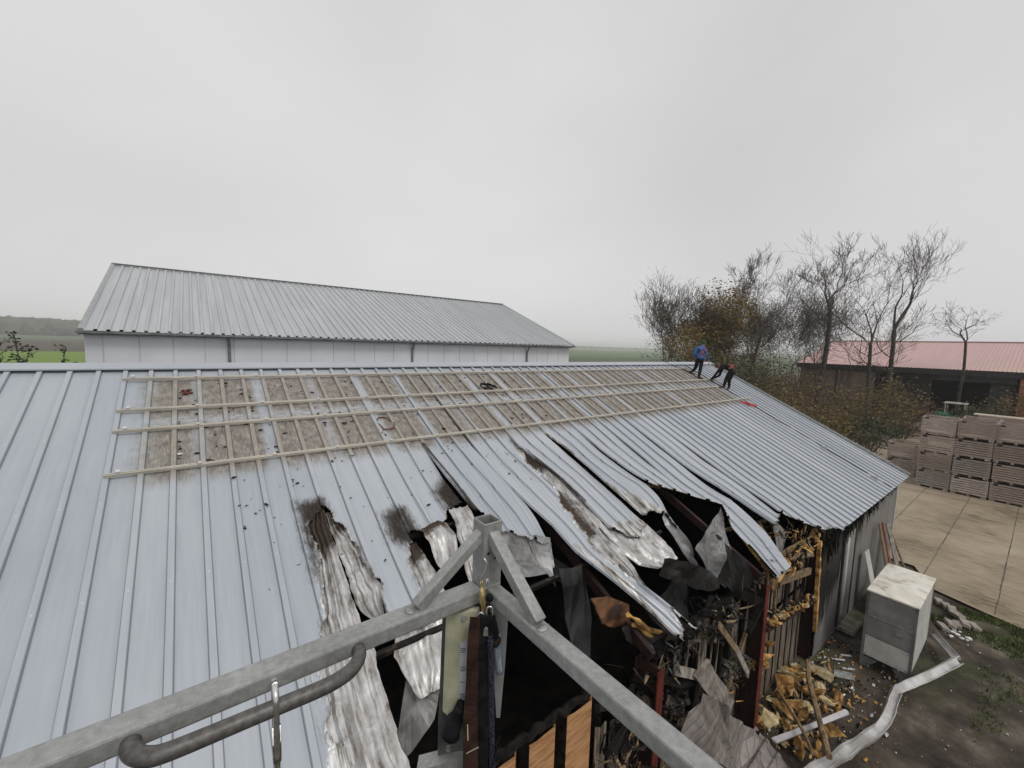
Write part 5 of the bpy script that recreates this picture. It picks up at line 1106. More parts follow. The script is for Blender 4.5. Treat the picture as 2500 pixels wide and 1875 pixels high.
# ------------------------------------------------------------------ crates
def crate_proto():
    t = thing('potato_crate', 'x', 'crate', (0, 0, 0)); W2, D2, Hh = .655, .75, .97
    for y in (-1, 1):
        q = MB()
        for j in range(7): q.boxm((-D2, y*W2-.012 if y > 0 else y*W2-.012, .13+j*.12), (D2, y*W2+.012, .13+j*.12+.088))
        q.build('side_boards', 'crate_wood', t)
    for x in (-1, 1):
        q = MB()
        for j in range(7): q.boxm((x*D2-.012+x*.013, -W2-.014, .13+j*.12+.003*rnd.random()), (x*D2+.012+x*.013, W2+.014, .13+j*.12+.086))
        q.build('end_boards', 'crate_wood', t)
    for x in (-1, 1):
        for y in (-1, 1):
            q = MB(); q.boxm((x*(D2-.06)-.05, y*(W2-.06)-.04, .0), (x*(D2-.06)+.05, y*(W2-.06)+.04, Hh)); q.build('corner_post', 'crate_wood', t)
    q = MB(); q.boxm((-D2, -W2+.02, .095), (D2, W2-.02, .125)); 
    for y in (-.5, 0, .5): q.boxm((-D2, y-.05, .0), (D2, y+.05, .094))
    q.build('base', 'crate_wood', t)
    return t
cr0 = crate_proto(); first = True
q = MB(); q.boxm((-.79, .40, .86), (-.777, .56, .92)); q.build('stencil_mark', 'char', cr0)
lev = ['bottom', 'second', 'third', 'top']
def crate(x, y, z, label, grp):
    global first
    o = cr0 if first else copy_tree(cr0); first = False
    o.location = (x, y, z); o.rotation_euler = (rnd.gauss(0, .003), rnd.gauss(0, .004), rnd.gauss(0, .015)); o['label'] = label; o['group'] = grp
XC = 32.1+.79
cn = ['leftmost', 'second', 'third', 'fourth', 'fifth']
for c_, y in enumerate((3.44, 2.07, .70, -.67, -2.04)):
    for l in range(4):
        crate(XC+.04*rnd.gauss(0, 1)+(.12 if c_ == 2 and l > 1 else 0), y+.015*rnd.gauss(0, 1), .085+l*1.0, f'grey slatted wooden crate, {lev[l]} of four in the {cn[c_]} front column on the concrete yard', 'front wall of stacked potato crates')
for l in range(2):
    crate(34.75, 5.05, .085+l*1.0-.2*0, f'browner wooden crate, {"lower" if l == 0 else "upper"} of two in the low stack behind the barn corner', 'low stack of potato crates')
for c_, y in enumerate((2.07, .70, -.67)):
    crate(XC+1.7, y, 3.085, f'weathered wooden crate, {["left", "middle", "right"][c_]} of the top row standing behind the front crate wall', 'rear row of potato crates')
for c_, y in enumerate((2.07, .70, -.67)):
    for l in range(3): crate(XC+1.7, y, .085+l, f'weathered wooden crate hidden behind the front crate wall, {lev[l]} level, {["left", "middle", "right"][c_]} stack', 'rear row of potato crates')
t = thing('plank_stack', 'pale planks lying flat on the crates behind the front wall of crates', 'planks', (36.2, .5, 4.06))
for k_ in range(4):
    q = MB(); q.boxm((35.9+.22*k_, -2.6, 4.07), (36.1+.22*k_, 2.5, 4.11)); q.build('plank', 'plank_pale', t)
q = MB(); q.boxm((35.8, -2.4, .08), (36.9, 2.3, 4.065)); q.build('support_stack', 'crate_wood', t)

# ------------------------------------------------------------------ grey shed beyond
fb = thing('grey_shed', 'large pale grey shed with a ribbed roof behind the burnt barn', 'shed', (9.7, 31, 0))
YE2, ZE2, YR2, ZR2, XA, XB = 22.0, 7.36, 31.44, 10.97, -3.31, 22.65
L2 = math.hypot(YR2-YE2, ZR2-ZE2); dy2, dz2 = (YR2-YE2)/L2, (ZR2-ZE2)/L2
per = 1.06*U*1.02
def shed_slope(flip):
    nr = int((XB-XA)/per); c = []; h = []
    for k_ in range(nr+1):
        for o_, hh in ((-.062, 0), (-.040, .065), (.040, .065), (.062, 0), (per*.5, .0)):
            x = XA+k_*per+o_
            if XA-.1 <= x <= XB+.1: c.append(x); h.append(hh)
    V = []; 
    for s_ in (0, L2*.5, L2):
        for x, hh in zip(c, h):
            y = YE2-.25*0+dy2*s_; z = ZE2+dz2*s_+hh; V.append((x, (2*YR2-y) if flip else y, z))
    n = len(c); F = [(r*n+j, r*n+j+1, (r+1)*n+j+1, (r+1)*n+j) for r in range(2) for j in range(n-1)]
    q = MB(); q.add(V, F); q.build('roof_slope', 'far_roof', fb)
shed_slope(False); shed_slope(True)
q = MB(); q.boxm((XA, YE2+.35, 0), (XB-.1, 2*YR2-YE2-.35, ZE2-.12)); q.build('wall', 'far_wall', fb)
q = MB(); x = XA+.5
while x < XB-.2: q.boxm((x-.012, YE2+.335, 0), (x+.012, YE2+.352, ZE2-.13)); x += 1.055
q.build('panel_joint', 'joint_pale', fb)
for x in (XA, XB-.1):
    q = MB(); q.prism([(x, YE2+.36, ZE2-.11), (x, 2*YR2-YE2-.36, ZE2-.11), (x, YR2, ZR2-.1)], (.08, 0, 0)); q.build('gable', 'far_wall', fb)
q = MB(); q.boxm((XA-.15, YE2-.10, ZE2-.10), (XB+.15, YE2+.03, ZE2-.015)); q.boxm((XA-.12, YE2+.031, ZE2-.15), (XB, YE2+.36, ZE2-.10)); gt = q.build('gutter', 'gutter_grey', fb)
for x in (1.18, 9.85, 18.35):
    q = MB(); q.tube([(x, YE2-.02, ZE2-.1), (x+.02, YE2+.1, ZE2-.35), (x+.04, YE2+.27, ZE2-.5), (x+.04, YE2+.27, 0)], .06, 8); q.build('downspout', 'gutter_grey', fb)
q = MB(); q.bar((XA-.1, YR2, ZR2+.06), (XB+.1, YR2, ZR2+.06), .30, .06); q.build('ridge_cap', 'gutter_grey', fb)
for x in (XA-.05, XB+.05):
    q = MB(); q.bar((x, YE2, ZE2+.03), (x, YR2, ZR2+.05), .12, .10); q.build('verge_trim', 'galvanised', fb)

# ------------------------------------------------------------------ red roofed barn
rb = thing('red_barn', 'open fronted barn with a faded red sheet roof behind the trees', 'barn', (70, 8, 0))
XE, ZEr, XR, ZRr, YA, YBr = 64., 6.25, 77.5, 9.35, -16., 20.6
q = MB(); V = []; per = .30; n = int((YBr-YA)/per); F = []
ys = []
for k_ in range(n+1):
    for o_, hh in ((-.05, 0), (0, .05), (.05, 0)): ys.append((YA+k_*per+o_, hh))
for x, z in ((XE-.5, ZEr-.12), (XR, ZRr)):
    for y, hh in ys: V.append((x, y, z+hh))
m_ = len(ys); q.add(V, [(j, m_+j, m_+j+1, j+1) for j in range(m_-1)]); q.build('roof_slope', 'red_sheet_roof', rb)
q = MB(); q.add([(XR, YA, ZRr), (XR+13.5, YA, ZEr), (XR+13.5, YBr, ZEr), (XR, YBr, ZRr)], [(0, 1, 2, 3)]); q.build('roof_slope', 'red_sheet_roof', rb, solid=.05)
q = MB(); q.boxm((XR-.2, YA, ZRr+.03), (XR+.2, YBr, ZRr+.12)); q.build('ridge_cap', 'red_sheet_roof', rb)
q = MB(); q.boxm((XE-.45, YA, ZEr-.75), (XE-.15, YBr, ZEr-.16)); q.build('fascia', 'black_metal', rb)
q = MB(); q.prism([(XE+.1, YBr-.3, 0), (XR+13.4, YBr-.3, 0), (XR+13.4, YBr-.3, ZEr-.2), (XR, YBr-.3, ZRr-.1), (XE+.1, YBr-.3, ZEr-.2)], (0, -.2, 0)); q.build('gable_wall', 'brown_sheet', rb)
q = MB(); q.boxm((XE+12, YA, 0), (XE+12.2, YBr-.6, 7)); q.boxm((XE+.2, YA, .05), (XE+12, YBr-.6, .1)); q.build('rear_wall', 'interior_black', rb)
for a, b_ in ((12.6, 20.2), (8.0, 12.2)):
    q = MB(); q.boxm((XE-.05 if a > 12 else XE+1.5, a, 0), (XE+.15 if a > 12 else XE+1.6, b_, 5.4)); 
    d_ = q.build('sliding_door', 'brown_sheet' if a > 12 else 'black_metal', rb)
q = MB(); q.boxm((XE-.1, 1.9, 4.9), (XE+.2, 8.0, 5.5)); q.build('lintel', 'black_metal', rb)
for y in (1.2, -6): 
    q = MB(); q.boxm((XE-.4, y-.4, 0), (XE+.4, y+.5, ZEr-.77)); q.build('brick_pier', 'red_brick', rb)
for y in (7.9, 12.3, 16.3): 
    q = MB(); q.boxm((XE-.1, y-.1, 0), (XE+.1, y+.1, ZEr-.77)); q.build('steel_post', 'black_metal', rb)
q = MB(); q.boxm((XE+.5, 2.1, .1), (XE+.7, 3.6, 5.2)); q.build('inner_pier', 'black_metal', rb)

# ------------------------------------------------------------------ machines in the yard
def wheel(par, c, r, w, ax=Vector((1, 0, 0))):
    c = Vector(c); q = MB(); ax = ax.normalized(); d, x, y = frame_of(ax)
    pf = [(.55, -.5), (.93, -.5), (1, -.3), (1, .3), (.93, .5), (.55, .5)]; V = []; n = 20
    for j in range(n):
        a = 6.283*j/n; rad = x*math.cos(a)+y*math.sin(a)
        for rr_, t_ in pf: V.append(c+rad*rr_*r+ax*t_*w)
    m_ = len(pf); F = [(j*m_+k_, j*m_+(k_+1) % m_, ((j+1) % n)*m_+(k_+1) % m_, ((j+1) % n)*m_+k_) for j in range(n) for k_ in range(m_)]
    q.add(V, F); wt = q.build('wheel', 'tyre', par); q = MB(); q.tube([c-ax*w*.42, c+ax*w*.42], r*.545, 18); q.tube([c-ax*w*.5, c-ax*w*.3], r*.2, 10); q.build('rim', 'rim_pale', wt)
tr = thing('farm_trailer', 'rusty farm trailer with pale wheel rims half hidden by the shrubs', 'trailer', (46, 12, 0))
q = MB(); q.boxm((44.7, 9.0, 1.05), (47.2, 14.6, 1.25)); q.build('chassis', 'red_brick', tr)
q = MB(); q.boxm((44.7, 9.0, 1.251), (44.8, 14.6, 1.8)); q.boxm((47.1, 9.0, 1.251), (47.2, 14.6, 1.8)); q.boxm((44.801, 14.5, 1.251), (47.099, 14.6, 1.8)); q.build('sideboard', 'wood_old', tr)
for y in (10.7, 12.75):
    for x in (44.6, 47.1): wheel(tr, (x, y, .62), .62, .34)
q = MB(); q.bar((46, 9.0, 1.1), (46, 7.2, .7), .15, .15); q.build('drawbar', 'black_metal', tr)
fk = thing('green_forklift', 'small pale green forklift with an open cab at the mouth of the red roofed barn', 'forklift', (61, 5.6, 0))
q = MB(); q.boxm((60, 5.0, .5), (62, 6.9, 1.45)); q.boxm((60.1, 5.9, 1.451), (61.9, 6.95, 1.75)); q.build('body', 'green_paint', fk, bevel=.06)
q = MB()
for x in (60.2, 61.8):
    for y in (4.75, 6.1): q.bar((x, y, 1.2), (x, y+.08, 2.75), .08, .08)
q.boxm((60.1, 4.7, 2.76), (61.9, 6.3, 2.84)); q.build('cab_frame', 'rim_pale', fk)
q = MB(); q.boxm((60.3, 4.3, .1), (60.45, 4.5, 2.6)); q.boxm((61.4, 4.3, .1), (61.55, 4.5, 2.6)); q.build('mast', 'black_metal', fk)
for x in (59.95, 62.05):
    for y in (4.9, 6.5): wheel(fk, (x, y, .42), .42, .25)
cp = thing('white_car_roof', 'car with a pale roof parked in front of the dark barn mouth', 'car', (60, 3.2, 0))
q = MB(); q.prism([(59.2, 1.2, .3), (59.2, 5.0, .3), (59.2, 5.0, .9), (59.2, 4.2, 1.0), (59.2, 3.6, 1.5), (59.2, 2.0, 1.52), (59.2, 1.3, 1.0)], (1.7, 0, 0)); q.build('body', 'cabinet_pale', cp, bevel=.08)
q = MB(); q.prism([(59.19, 3.9, 1.02), (59.19, 3.52, 1.42), (59.19, 2.1, 1.44), (59.19, 1.6, 1.04)], (-.012, 0, 0)); q.build('window', 'glass_dark', cp)
for y in (1.9, 4.3): wheel(cp, (59.2, y, .33), .33, .2); wheel(cp, (60.9, y, .33), .33, .2)
tb = thing('timber_pile', 'pile of pale sawn timber lying in front of the red roofed barn', 'timber', (52, 8, 0)); rr = random.Random(31)
for k_ in range(16):
    q = MB(); x = 51+rr.random()*2.5; z = .15+.14*(k_ % 6); q.bar((x, 5+rr.random()*2, z), (x+rr.gauss(0, .5), 10.5+rr.random()*3, z+.05), .18, .10); q.build('beam', rr.choice(('plank_pale', 'timber_grey', 'wood_old')), tb)

# ------------------------------------------------------------------ trees
def grow(q, p, d, L, r, depth, rr, up=.25, spread=.6, nseg=4, tips=None, minr=.006, kids=(2, 3), ratio=.72, crook=.16):
    pts = [p.copy()]; rad = [r]; d = d.normalized(); cur = p.copy()
    for j in range(nseg):
        d = (d + Vector((rr.gauss(0, crook), rr.gauss(0, crook), rr.gauss(0, crook*.7)+up*.12))).normalized(); cur = cur + d*L/nseg; pts.append(cur.copy()); rad.append(max(minr*.8, r*(1-.38*(j+1)/nseg)))
    q.tube(pts, rad, 6 if r > .08 else (4 if r > .03 else 3), cap=False)
    if depth <= 0:
        if tips is not None: tips.append((cur.copy(), d.copy()))
        return
    n = rr.randint(*kids)
    for k_ in range(n):
        a, x, y = frame_of(d); th = spread*(.45+.8*rr.random()); ph = 6.283*(k_/n+rr.random()*.35)
        nd = d*math.cos(th) + (x*math.cos(ph)+y*math.sin(ph))*math.sin(th); nd.z += up*.35
        grow(q, cur, nd, L*ratio*(.75+.5*rr.random()), max(minr, rad[-1]*(.82 if k_ == 0 else .62)), depth-1, rr, up, spread, 3, tips, minr, kids, ratio, crook)
    # side twigs along the limb
    if depth <= 4:
        for k_ in range(2 if depth > 1 else 1):
            t_ = rr.randint(1, len(pts)-2); a, x, y = frame_of(d); ph = rr.random()*6.283; nd = d*.6+(x*math.cos(ph)+y*math.sin(ph))*.8; nd.z += up*.3
            grow(q, pts[t_], nd, L*.5, max(minr, rad[t_]*.4), min(depth-2, 1) if depth > 1 else 0, rr, up, spread, 2, tips, minr, (2, 2), ratio, crook)
def leaves(tips, mat, parent, size, n, rr, name='foliage', spread=.5):
    q = MB()
    for p, d in tips:
        for _ in range(n):
            c = p+Vector((rr.gauss(0, spread), rr.gauss(0, spread), rr.gauss(0, spread*.8))); a = Vector((rr.gauss(0, 1), rr.gauss(0, 1), rr.gauss(0, .6))).normalized(); d_, x, y = frame_of(a); s_ = size*(.5+rr.random())
            q.add([c-x*s_, c-y*s_*.55, c+x*s_, c+y*s_*.55], [(0, 1, 2, 3)])
    return q.build(name, mat, parent)
def tree(base, hgt, trunk_h, r, label, seed, depth=6, spread=.55, up=.3, lean=(0, 0), kids=(2, 3), leaf=None, grp='bare trees between the two barns', ratio=.74, name='bare_tree', minr=.013, second=None, crook=.17):
    rr = random.Random(seed); base = Vector(base); t = thing(name, label, 'tree', base, grp)
    q = MB(); pts = []; rad = []; n = 7; cur = base.copy(); dd = Vector((lean[0], lean[1], 1)).normalized()
    for j in range(n+1):
        pts.append(cur.copy()); rad.append(r*(1.25 if j == 0 else 1)*(1-.32*j/n)); dd = (dd+Vector((rr.gauss(0, .035), rr.gauss(0, .035), .02))).normalized(); cur = cur+dd*trunk_h/n
    q.tube(pts, rad, 10, cap=False); q.build('trunk', 'bark', t, True)
    q = MB(); tips = []; L = (hgt-trunk_h)*.36; nk = 3
    for k_ in range(nk):
        ph = 6.283*(k_/nk+rr.random()*.25); th = spread*(.5+.6*rr.random()); nd = dd*math.cos(th)+Vector((math.cos(ph), math.sin(ph), 0))*math.sin(th)
        grow(q, pts[-1], nd, L*(.85+.3*rr.random()), rad[-1]*(.66 if k_ else .85), depth, rr, up, spread, 4, tips, minr, kids, ratio, crook)
    if second:
        for z_, k2 in second:
            j = int(z_*n); ph = k2; nd = Vector((math.cos(ph), math.sin(ph), .55)); grow(q, pts[j], nd, L*.62, rad[j]*.35, depth-2, rr, up, spread, 4, tips, minr, kids, ratio)
    q.build('crown', 'twig', t)
    if leaf: leaves(tips, leaf[0], t, leaf[1], leaf[2], rr, 'foliage', leaf[3])
    return t
tree((50.3, 14.4, 0), 18.4, 11.6, .27, 'tall bare tree with a wide forked crown, left of the twin tall trees', 23, 5, .60, .66, (0, 0), (2, 3), ratio=.74, minr=.017, second=((.9, 2), (.95, 5)), crook=.2)
tree((55.0, 11.2, 0), 17.0, 8.4, .20, 'bare tree with fine low side branches, left stem of the twin tall trees', 12, 5, .50, .42, (0, .01), (2, 3), second=((.6, 4), (.72, 1), (.82, 3), (.9, 5), (.97, 2)), ratio=.74)
tree((56.4, 9.9, 0), 18.2, 10.0, .24, 'tallest bare tree leaning right, right stem of the twin tall trees', 13, 5, .46, .50, (.015, -.01), (2, 3), second=((.6, 3), (.7, 0), (.78, 2.4), (.86, 4.4), (.93, 5.6)), ratio=.73)
tree((63.4, 5.6, 0), 13.6, 9.0, .16, 'small bare crooked tree standing alone in front of the red roof', 14, 4, .66, .3, (.0, -.0), (2, 3), ratio=.70, crook=.24)
tree((43.1, 18.1, 0), 15.8, 9.0, .17, 'slender bare tree with upright twigs right of the autumn oak', 15, 5, .48, .55, (0, 0), (2, 4), second=((.6, 3), (.75, 1), (.88, 4)), ratio=.72)
tree((39.3, 23.7, 0), 10.2, 4.5, .16, 'thin bare tree at the left end of the grove', 16, 5, .34, .6, (-.01, .01), (2, 4), second=((.5, 1), (.6, 4), (.8, 4)), leaf=('leaf_brown', .06, 1, .4))
tree((40.8, 22.7, 0), 10.9, 5.0, .17, 'thin bare tree second from the left end of the grove', 17, 5, .32, .6, (0, 0), (2, 4), second=((.6, 2), (.8, 5)))
tree((42.0, 21.6, 0), 10.6, 5.0, .17, 'thin bare tree directly left of the autumn oak', 18, 5, .34, .6, (.0, 0), (2, 4), second=((.6, 3), (.8, 6)))
tree((44.0, 20.5, 0), 12.0, 4.5, .22, 'autumn oak still holding olive brown leaves behind the workers', 19, 4, .55, .25, (0, 0), (2, 3), leaf=('leaf_oak', .11, 26, .55), grp=None, name='oak_tree')
for k_, (x, y, h_, lab) in enumerate(((47.6, 21.5, 11.5, 'low bushy bare tree in the thicket, just right of the slender tree'), (50.5, 20.0, 12.0, 'bushy bare tree in the thicket left of the tall forked tree'), (53.5, 17.6, 12.2, 'bushy bare tree in the thicket directly behind the tall forked tree'), (56.5, 16.2, 11.8, 'bushy bare tree in the thicket right of the tall forked tree'), (49, 24.5, 12.2, 'rearmost bushy bare tree of the thicket, left part'), (55, 21.5, 12.6, 'rearmost bushy bare tree of the thicket, right part'), (52.0, 22.5, 12.0, 'rearmost bushy bare tree of the thicket, middle part'), (59.5, 15.0, 11.5, 'bushy bare tree just left of the red roof end'), (46.0, 24.5, 11.0, 'bushy bare tree behind the slender upright tree'), (41.5, 25.5, 11.0, 'bushy bare tree behind the thin trees at the left end'))):
    tree((x, y, 0), h_, 2.6, .15, lab, 40+k_, 5, .52, .34, (0, 0), (2, 4), grp='bushy bare trees of the thicket', name='bushy_tree', leaf=('leaf_brown', .06, 1, .4), minr=.014)
def shrub(base, hgt, rad, label, seed, leaf, grp='leafy shrubs below the trees', n=50, size=.10, name='shrub'):
    rr = random.Random(seed); base = Vector(base); t = thing(name, label, 'shrub', base, grp); q = MB(); tips = []
    for k_ in range(9):
        ph = rr.random()*6.283; nd = Vector((math.cos(ph)*rad/hgt*.9, math.sin(ph)*rad/hgt*.9, 1)); grow(q, base+Vector((math.cos(ph)*.15, math.sin(ph)*.15, 0)), nd, hgt*.40, .05, 3, rr, .12, .55, 3, tips, .008, (2, 3), .72, .2)
    q.build('stems', 'twig', t)
    pts = [(p, d) for p, d in tips]
    q = MB()
    for p, d in pts:
        for _ in range(max(2, n//10)):
            f_ = rr.random(); c = p*(1-f_*.3)+(base+Vector((0, 0, hgt*.45)))*f_*.3+Vector((rr.gauss(0, .28), rr.gauss(0, .28), rr.gauss(0, .16)))
            if c.z < .1: continue
            a = Vector((rr.gauss(0, 1), rr.gauss(0, 1), rr.gauss(0, .5))).normalized(); d_, x, y = frame_of(a); s_ = size*(.5+rr.random()); q.add([c-x*s_, c-y*s_*.5, c+x*s_, c+y*s_*.5], [(0, 1, 2, 3)])
    q.build('foliage', leaf, t); return t
sh = [((38.5, 20.5, 0), 6.0, 2.2, 'tall olive shrub under the thin bare trees at the left of the grove', 'leaf_olive'), ((41.0, 18.2, 0), 6.4, 2.4, 'dark green shrub behind the worker in blue', 'leaf_green'), ((43.6, 16.6, 0), 6.0, 2.4, 'olive brown shrub behind the bending worker', 'leaf_olive'),
      ((38.0, 12.6, 0), 4.6, 2.2, 'olive shrub showing over the verge right of the workers', 'leaf_olive'), ((41.5, 12.4, 0), 4.8, 2.2, 'brown shrub left of the tall forked trunk', 'leaf_brown'), ((44.5, 14.4, 0), 5.6, 2.3, 'tall brown shrub between the workers and the forked tree', 'leaf_brown'),
      ((41.0, 9.2, 0), 4.6, 2.3, 'olive shrub in front of the twin trees, upper half catching the light', 'leaf_olive'), ((39.0, 7.6, 0), 3.2, 2.0, 'dark green shrub low between the crates and the barn verge', 'leaf_green'), ((46.5, 8.6, 0), 5.4, 2.6, 'wide olive brown shrub below the twin trees', 'leaf_olive'),
      ((49.5, 7.4, 0), 3.6, 1.8, 'brownish shrub beside the green forklift', 'leaf_brown'), ((36.0, 9.8, 0), 3.6, 1.9, 'low olive shrub just beyond the barn verge', 'leaf_olive'), ((52.0, 3.4, 0), 3.4, 1.6, 'small green shrub at the foot of the lone crooked tree', 'leaf_green'), ((35.6, 21.0, 0), 6.0, 2.0, 'small olive shrub at the far left of the grove', 'leaf_green'), ((39.0, 23.0, 0), 7.6, 2.4, 'tall dark green shrub filling the gap under the left thin trees', 'leaf_green'), ((44.8, 19.8, 0), 8.4, 2.6, 'tall brown green shrub under the autumn oak', 'leaf_olive'), ((54, .2, 0), 5.2, 1.2, 'thin olive shrub at the right edge of the picture', 'leaf_olive'), ((47.5, 19.0, 0), 6.5, 2.6, 'dark green shrub deep in the thicket', 'leaf_green'), ((51, 16.5, 0), 6.0, 2.6, 'brown shrub deep in the thicket behind the forked tree', 'leaf_brown')]
for k_, (b_, h_, r_, lab, lf) in enumerate(sh): shrub(b_, h_, r_, lab, 100+k_, lf)
# shrubs behind the ridge on the left
def bush(base, stems, label, seed):
    rr = random.Random(seed); base = Vector(base); t = thing('shrub', label, 'shrub', base, 'shrubs left of the shed'); q = MB(); lf = MB()
    for (dx, dy, top, lean, leafy) in stems:
        p = base+Vector((dx, dy, 0)); pts = []; n = 14
        for j in range(n+1):
            f_ = j/n; pts.append(p+Vector((lean*f_**2+.06*math.sin(j*1.7+dx*9), .1*f_, top*f_)))
        q.tube(pts, [.06*(1-.75*j/n) for j in range(n+1)], 5)
        for j in range(4, n+1):
            for _ in range(3):
                a = rr.random()*6.28; l = .25+.5*rr.random(); e = pts[j]+Vector((math.cos(a)*l*.8, math.sin(a)*l*.8, l*.8)); q.tube([pts[j], pts[j].lerp(e, .5)+Vector((0, 0, .03)), e], [.016, .012, .007], 4)
                for _ in range(leafy):
                    c = pts[j].lerp(e, rr.random())+Vector((rr.gauss(0, .07), rr.gauss(0, .07), rr.gauss(0, .07))); d_, x, y = frame_of(Vector((rr.gauss(0, 1), rr.gauss(0, 1), rr.gauss(0, .6)))); s_ = .035+.05*rr.random()
                    lf.add([c-x*s_, c-y*s_*.6, c+x*s_, c+y*s_*.6], [(0, 1, 2, 3)])
    q.build('stems', 'twig', t); lf.build('foliage', 'leaf_dark', t)
simple('leaf_dark', (.012, .018, .008), (.04, .05, .022), 3, .85)
bush((-6.0, 26, 0), [(-.9, 0, 6.2, -.1, 3), (-.5, .2, 6.6, .1, 3), (0, 0, 6.9, .2, 7), (.25, .2, 6.4, .15, 8), (.5, 0, 6.3, 1.0, 6), (-.3, .3, 5.9, -.2, 9)], 'dark shrub with bare upper twigs at the left edge behind the ridge', 151)
bush((-3.95, 21.6, 0), [(0, 0, 5.7, .25, 14), (-.1, .1, 5.4, .1, 14)], 'small dark bush with one upright shoot, left of the shed corner', 152)
bush((-3.62, 21.3, 0), [(0, 0, 5.3, .3, 16), (.1, .1, 5.2, .35, 16), (-.12, 0, 5.1, .1, 16)], 'low rounded dark bush touching the shed corner', 153)

# ------------------------------------------------------------------ far woods and pylon
def wood(name, x0, x1, y0, y1, h0, h1, label, seed, n=420):
    rr = random.Random(seed); q = MB()
    for k_ in range(n):
        t_ = k_/n; x = x0+(x1-x0)*t_; y = y0+(y1-y0)*t_+rr.random()*60; h = (h0+(h1-h0)*t_)*(.9+.12*rr.random()); w = 9+8*rr.random()
        q.rock((x, y, h*.5), 1, (w, w, h*.55), seed*1000+k_, 2, .35)
    o = q.build(name, 'hedge_far'); tag(o, label, 'wood', None, 'stuff')
wood('far_wood', -420, -60, 900, 930, 29, 22, 'hazy grey wood on the horizon left of the shed', 5)
wood('far_wood', 800, 2600, 1500, 1100, 13, 10, 'faint line of trees on the hazy horizon right of the shed', 6, 300)
py = thing('power_pylon', 'faint lattice pylon on the hazy horizon right of the shed', 'pylon', (945, 1010, 0))
q = MB()
for sx, sy in ((-1, -1), (1, -1), (1, 1), (-1, 1)): q.bar((945+sx*3, 1010+sy*3, 0), (945+sx*.5, 1010+sy*.5, 30), .5, .5)
for z in range(3, 32, 4): w = 3-2.5*z/34; q.bar((945-w, 1010, z), (945+w*.8, 1010, z+4), .25, .25); q.bar((945+w, 1010, z), (945-w*.8, 1010, z+4), .25, .25)
q.build('tower', 'gutter_grey', py); q = MB(); 
for z, w in ((22, 8), (26, 6)): q.bar((945-w*.8, 1010-w*.6*-1, z), (945+w*.8, 1010-w*.6, z), .4, .5)
q.build('crossarm', 'gutter_grey', py)

# ------------------------------------------------------------------ workers
def q1(x, y): return 1660+x/11.06, 810+y/11.06
def J(x, y, dep):
    px, py = q1(x, y); v = Fv + Rv*((px-1250)/FPX) - Uv*((py-937.5)/FPX); return C0 + v*dep
def person(name, label, base, joints, bones, mats, bonemat):
    """joints: name -> (pos, radius); bones: pairs; one continuous skinned mesh"""
    t = thing(name, label, 'person', base)
    nm = list(joints); me = bpy.data.meshes.new('skeleton'); me.from_pydata([tuple(joints[k_][0]) for k_ in nm], [(nm.index(a), nm.index(b_)) for a, b_ in bones], [])
    ob = bpy.data.objects.new('skeleton', me); COL.objects.link(ob); md = ob.modifiers.new('skin', 'SKIN'); md.use_smooth_shade = True; sb = ob.modifiers.new('sub', 'SUBSURF'); sb.levels = 2; sb.render_levels = 2
    for j, k_ in enumerate(nm): r_ = joints[k_][1]; me.skin_vertices[0].data[j].radius = r_ if hasattr(r_, '__len__') else (r_, r_); me.skin_vertices[0].data[j].use_root = (k_ == 'pelvis')
    dg = bpy.context.evaluated_depsgraph_get(); m2 = bpy.data.meshes.new_from_object(ob.evaluated_get(dg)); bpy.data.objects.remove(ob)
    segs = [(Vector(joints[a][0]), Vector(joints[b_][0]), bonemat(a, b_)) for a, b_ in bones]; P = np.array([tuple(p.center) for p in m2.polygons])
    best = np.full(len(P), 1e9); mi = np.zeros(len(P), int)
    for a, b_, m_ in segs:
        A = np.array(a); E_ = np.array(b_-a); t_ = np.clip(((P-A)@E_)/(E_@E_+1e-9), 0, 1); d_ = np.linalg.norm(P-A-t_[:, None]*E_, axis=1); c = d_ < best; best[c] = d_[c]; mi[c] = m_
    V = np.zeros(len(m2.vertices)*3); m2.vertices.foreach_get('co', V); V = V.reshape(-1, 3)-np.array(base); m2.vertices.foreach_set('co', V.reshape(-1))
    m2.materials.clear()
    for q_ in mats: m2.materials.append(M[q_])
    m2.polygons.foreach_set('material_index', mi); m2.polygons.foreach_set('use_smooth', [True]*len(m2.polygons)); m2.update(); m2.name = 'body'
    o = bpy.data.objects.new('body', m2); COL.objects.link(o); o.parent = t; return t
def hand(jt, bones, wrist, d, side, up, pre, curl=.5):
    """palm, four unequal fingers and a thumb"""
    d = d.normalized(); x = d.cross(up).normalized(); y = x.cross(d).normalized(); W_ = jt[wrist][0]
    jt[pre+'palm'] = (W_+d*.06, (.030, .017)); bones.append((wrist, pre+'palm'))
    for k_, (o_, l_) in enumerate(((-.027, .070), (-.009, .080), (.009, .075), (.026, .058))):
        a = W_+d*.092+x*o_; b_ = a+(d*(1-curl*.3)-y*curl*.5).normalized()*l_*.5; c = b_+(d*(1-curl)-y*curl*1.2).normalized()*l_*.5
        jt[f'{pre}f{k_}a'] = (a, .0095); jt[f'{pre}f{k_}b'] = (b_, .0088); jt[f'{pre}f{k_}c'] = (c, .008); bones += [(pre+'palm', f'{pre}f{k_}a'), (f'{pre}f{k_}a', f'{pre}f{k_}b'), (f'{pre}f{k_}b', f'{pre}f{k_}c')]
    a = W_+d*.035+x*side*.034; b_ = a+(d*.7+x*side*.5-y*.3).normalized()*.035
    jt[pre+'ta'] = (a, .011); jt[pre+'tb'] = (b_, .0095); bones += [(wrist, pre+'ta'), (pre+'ta', pre+'tb')]
fh = Vector((Fv.x, Fv.y, 0)).normalized(); rh = Vector((Rv0.x, Rv0.y, 0)).normalized(); Z = Vector((0, 0, 1))
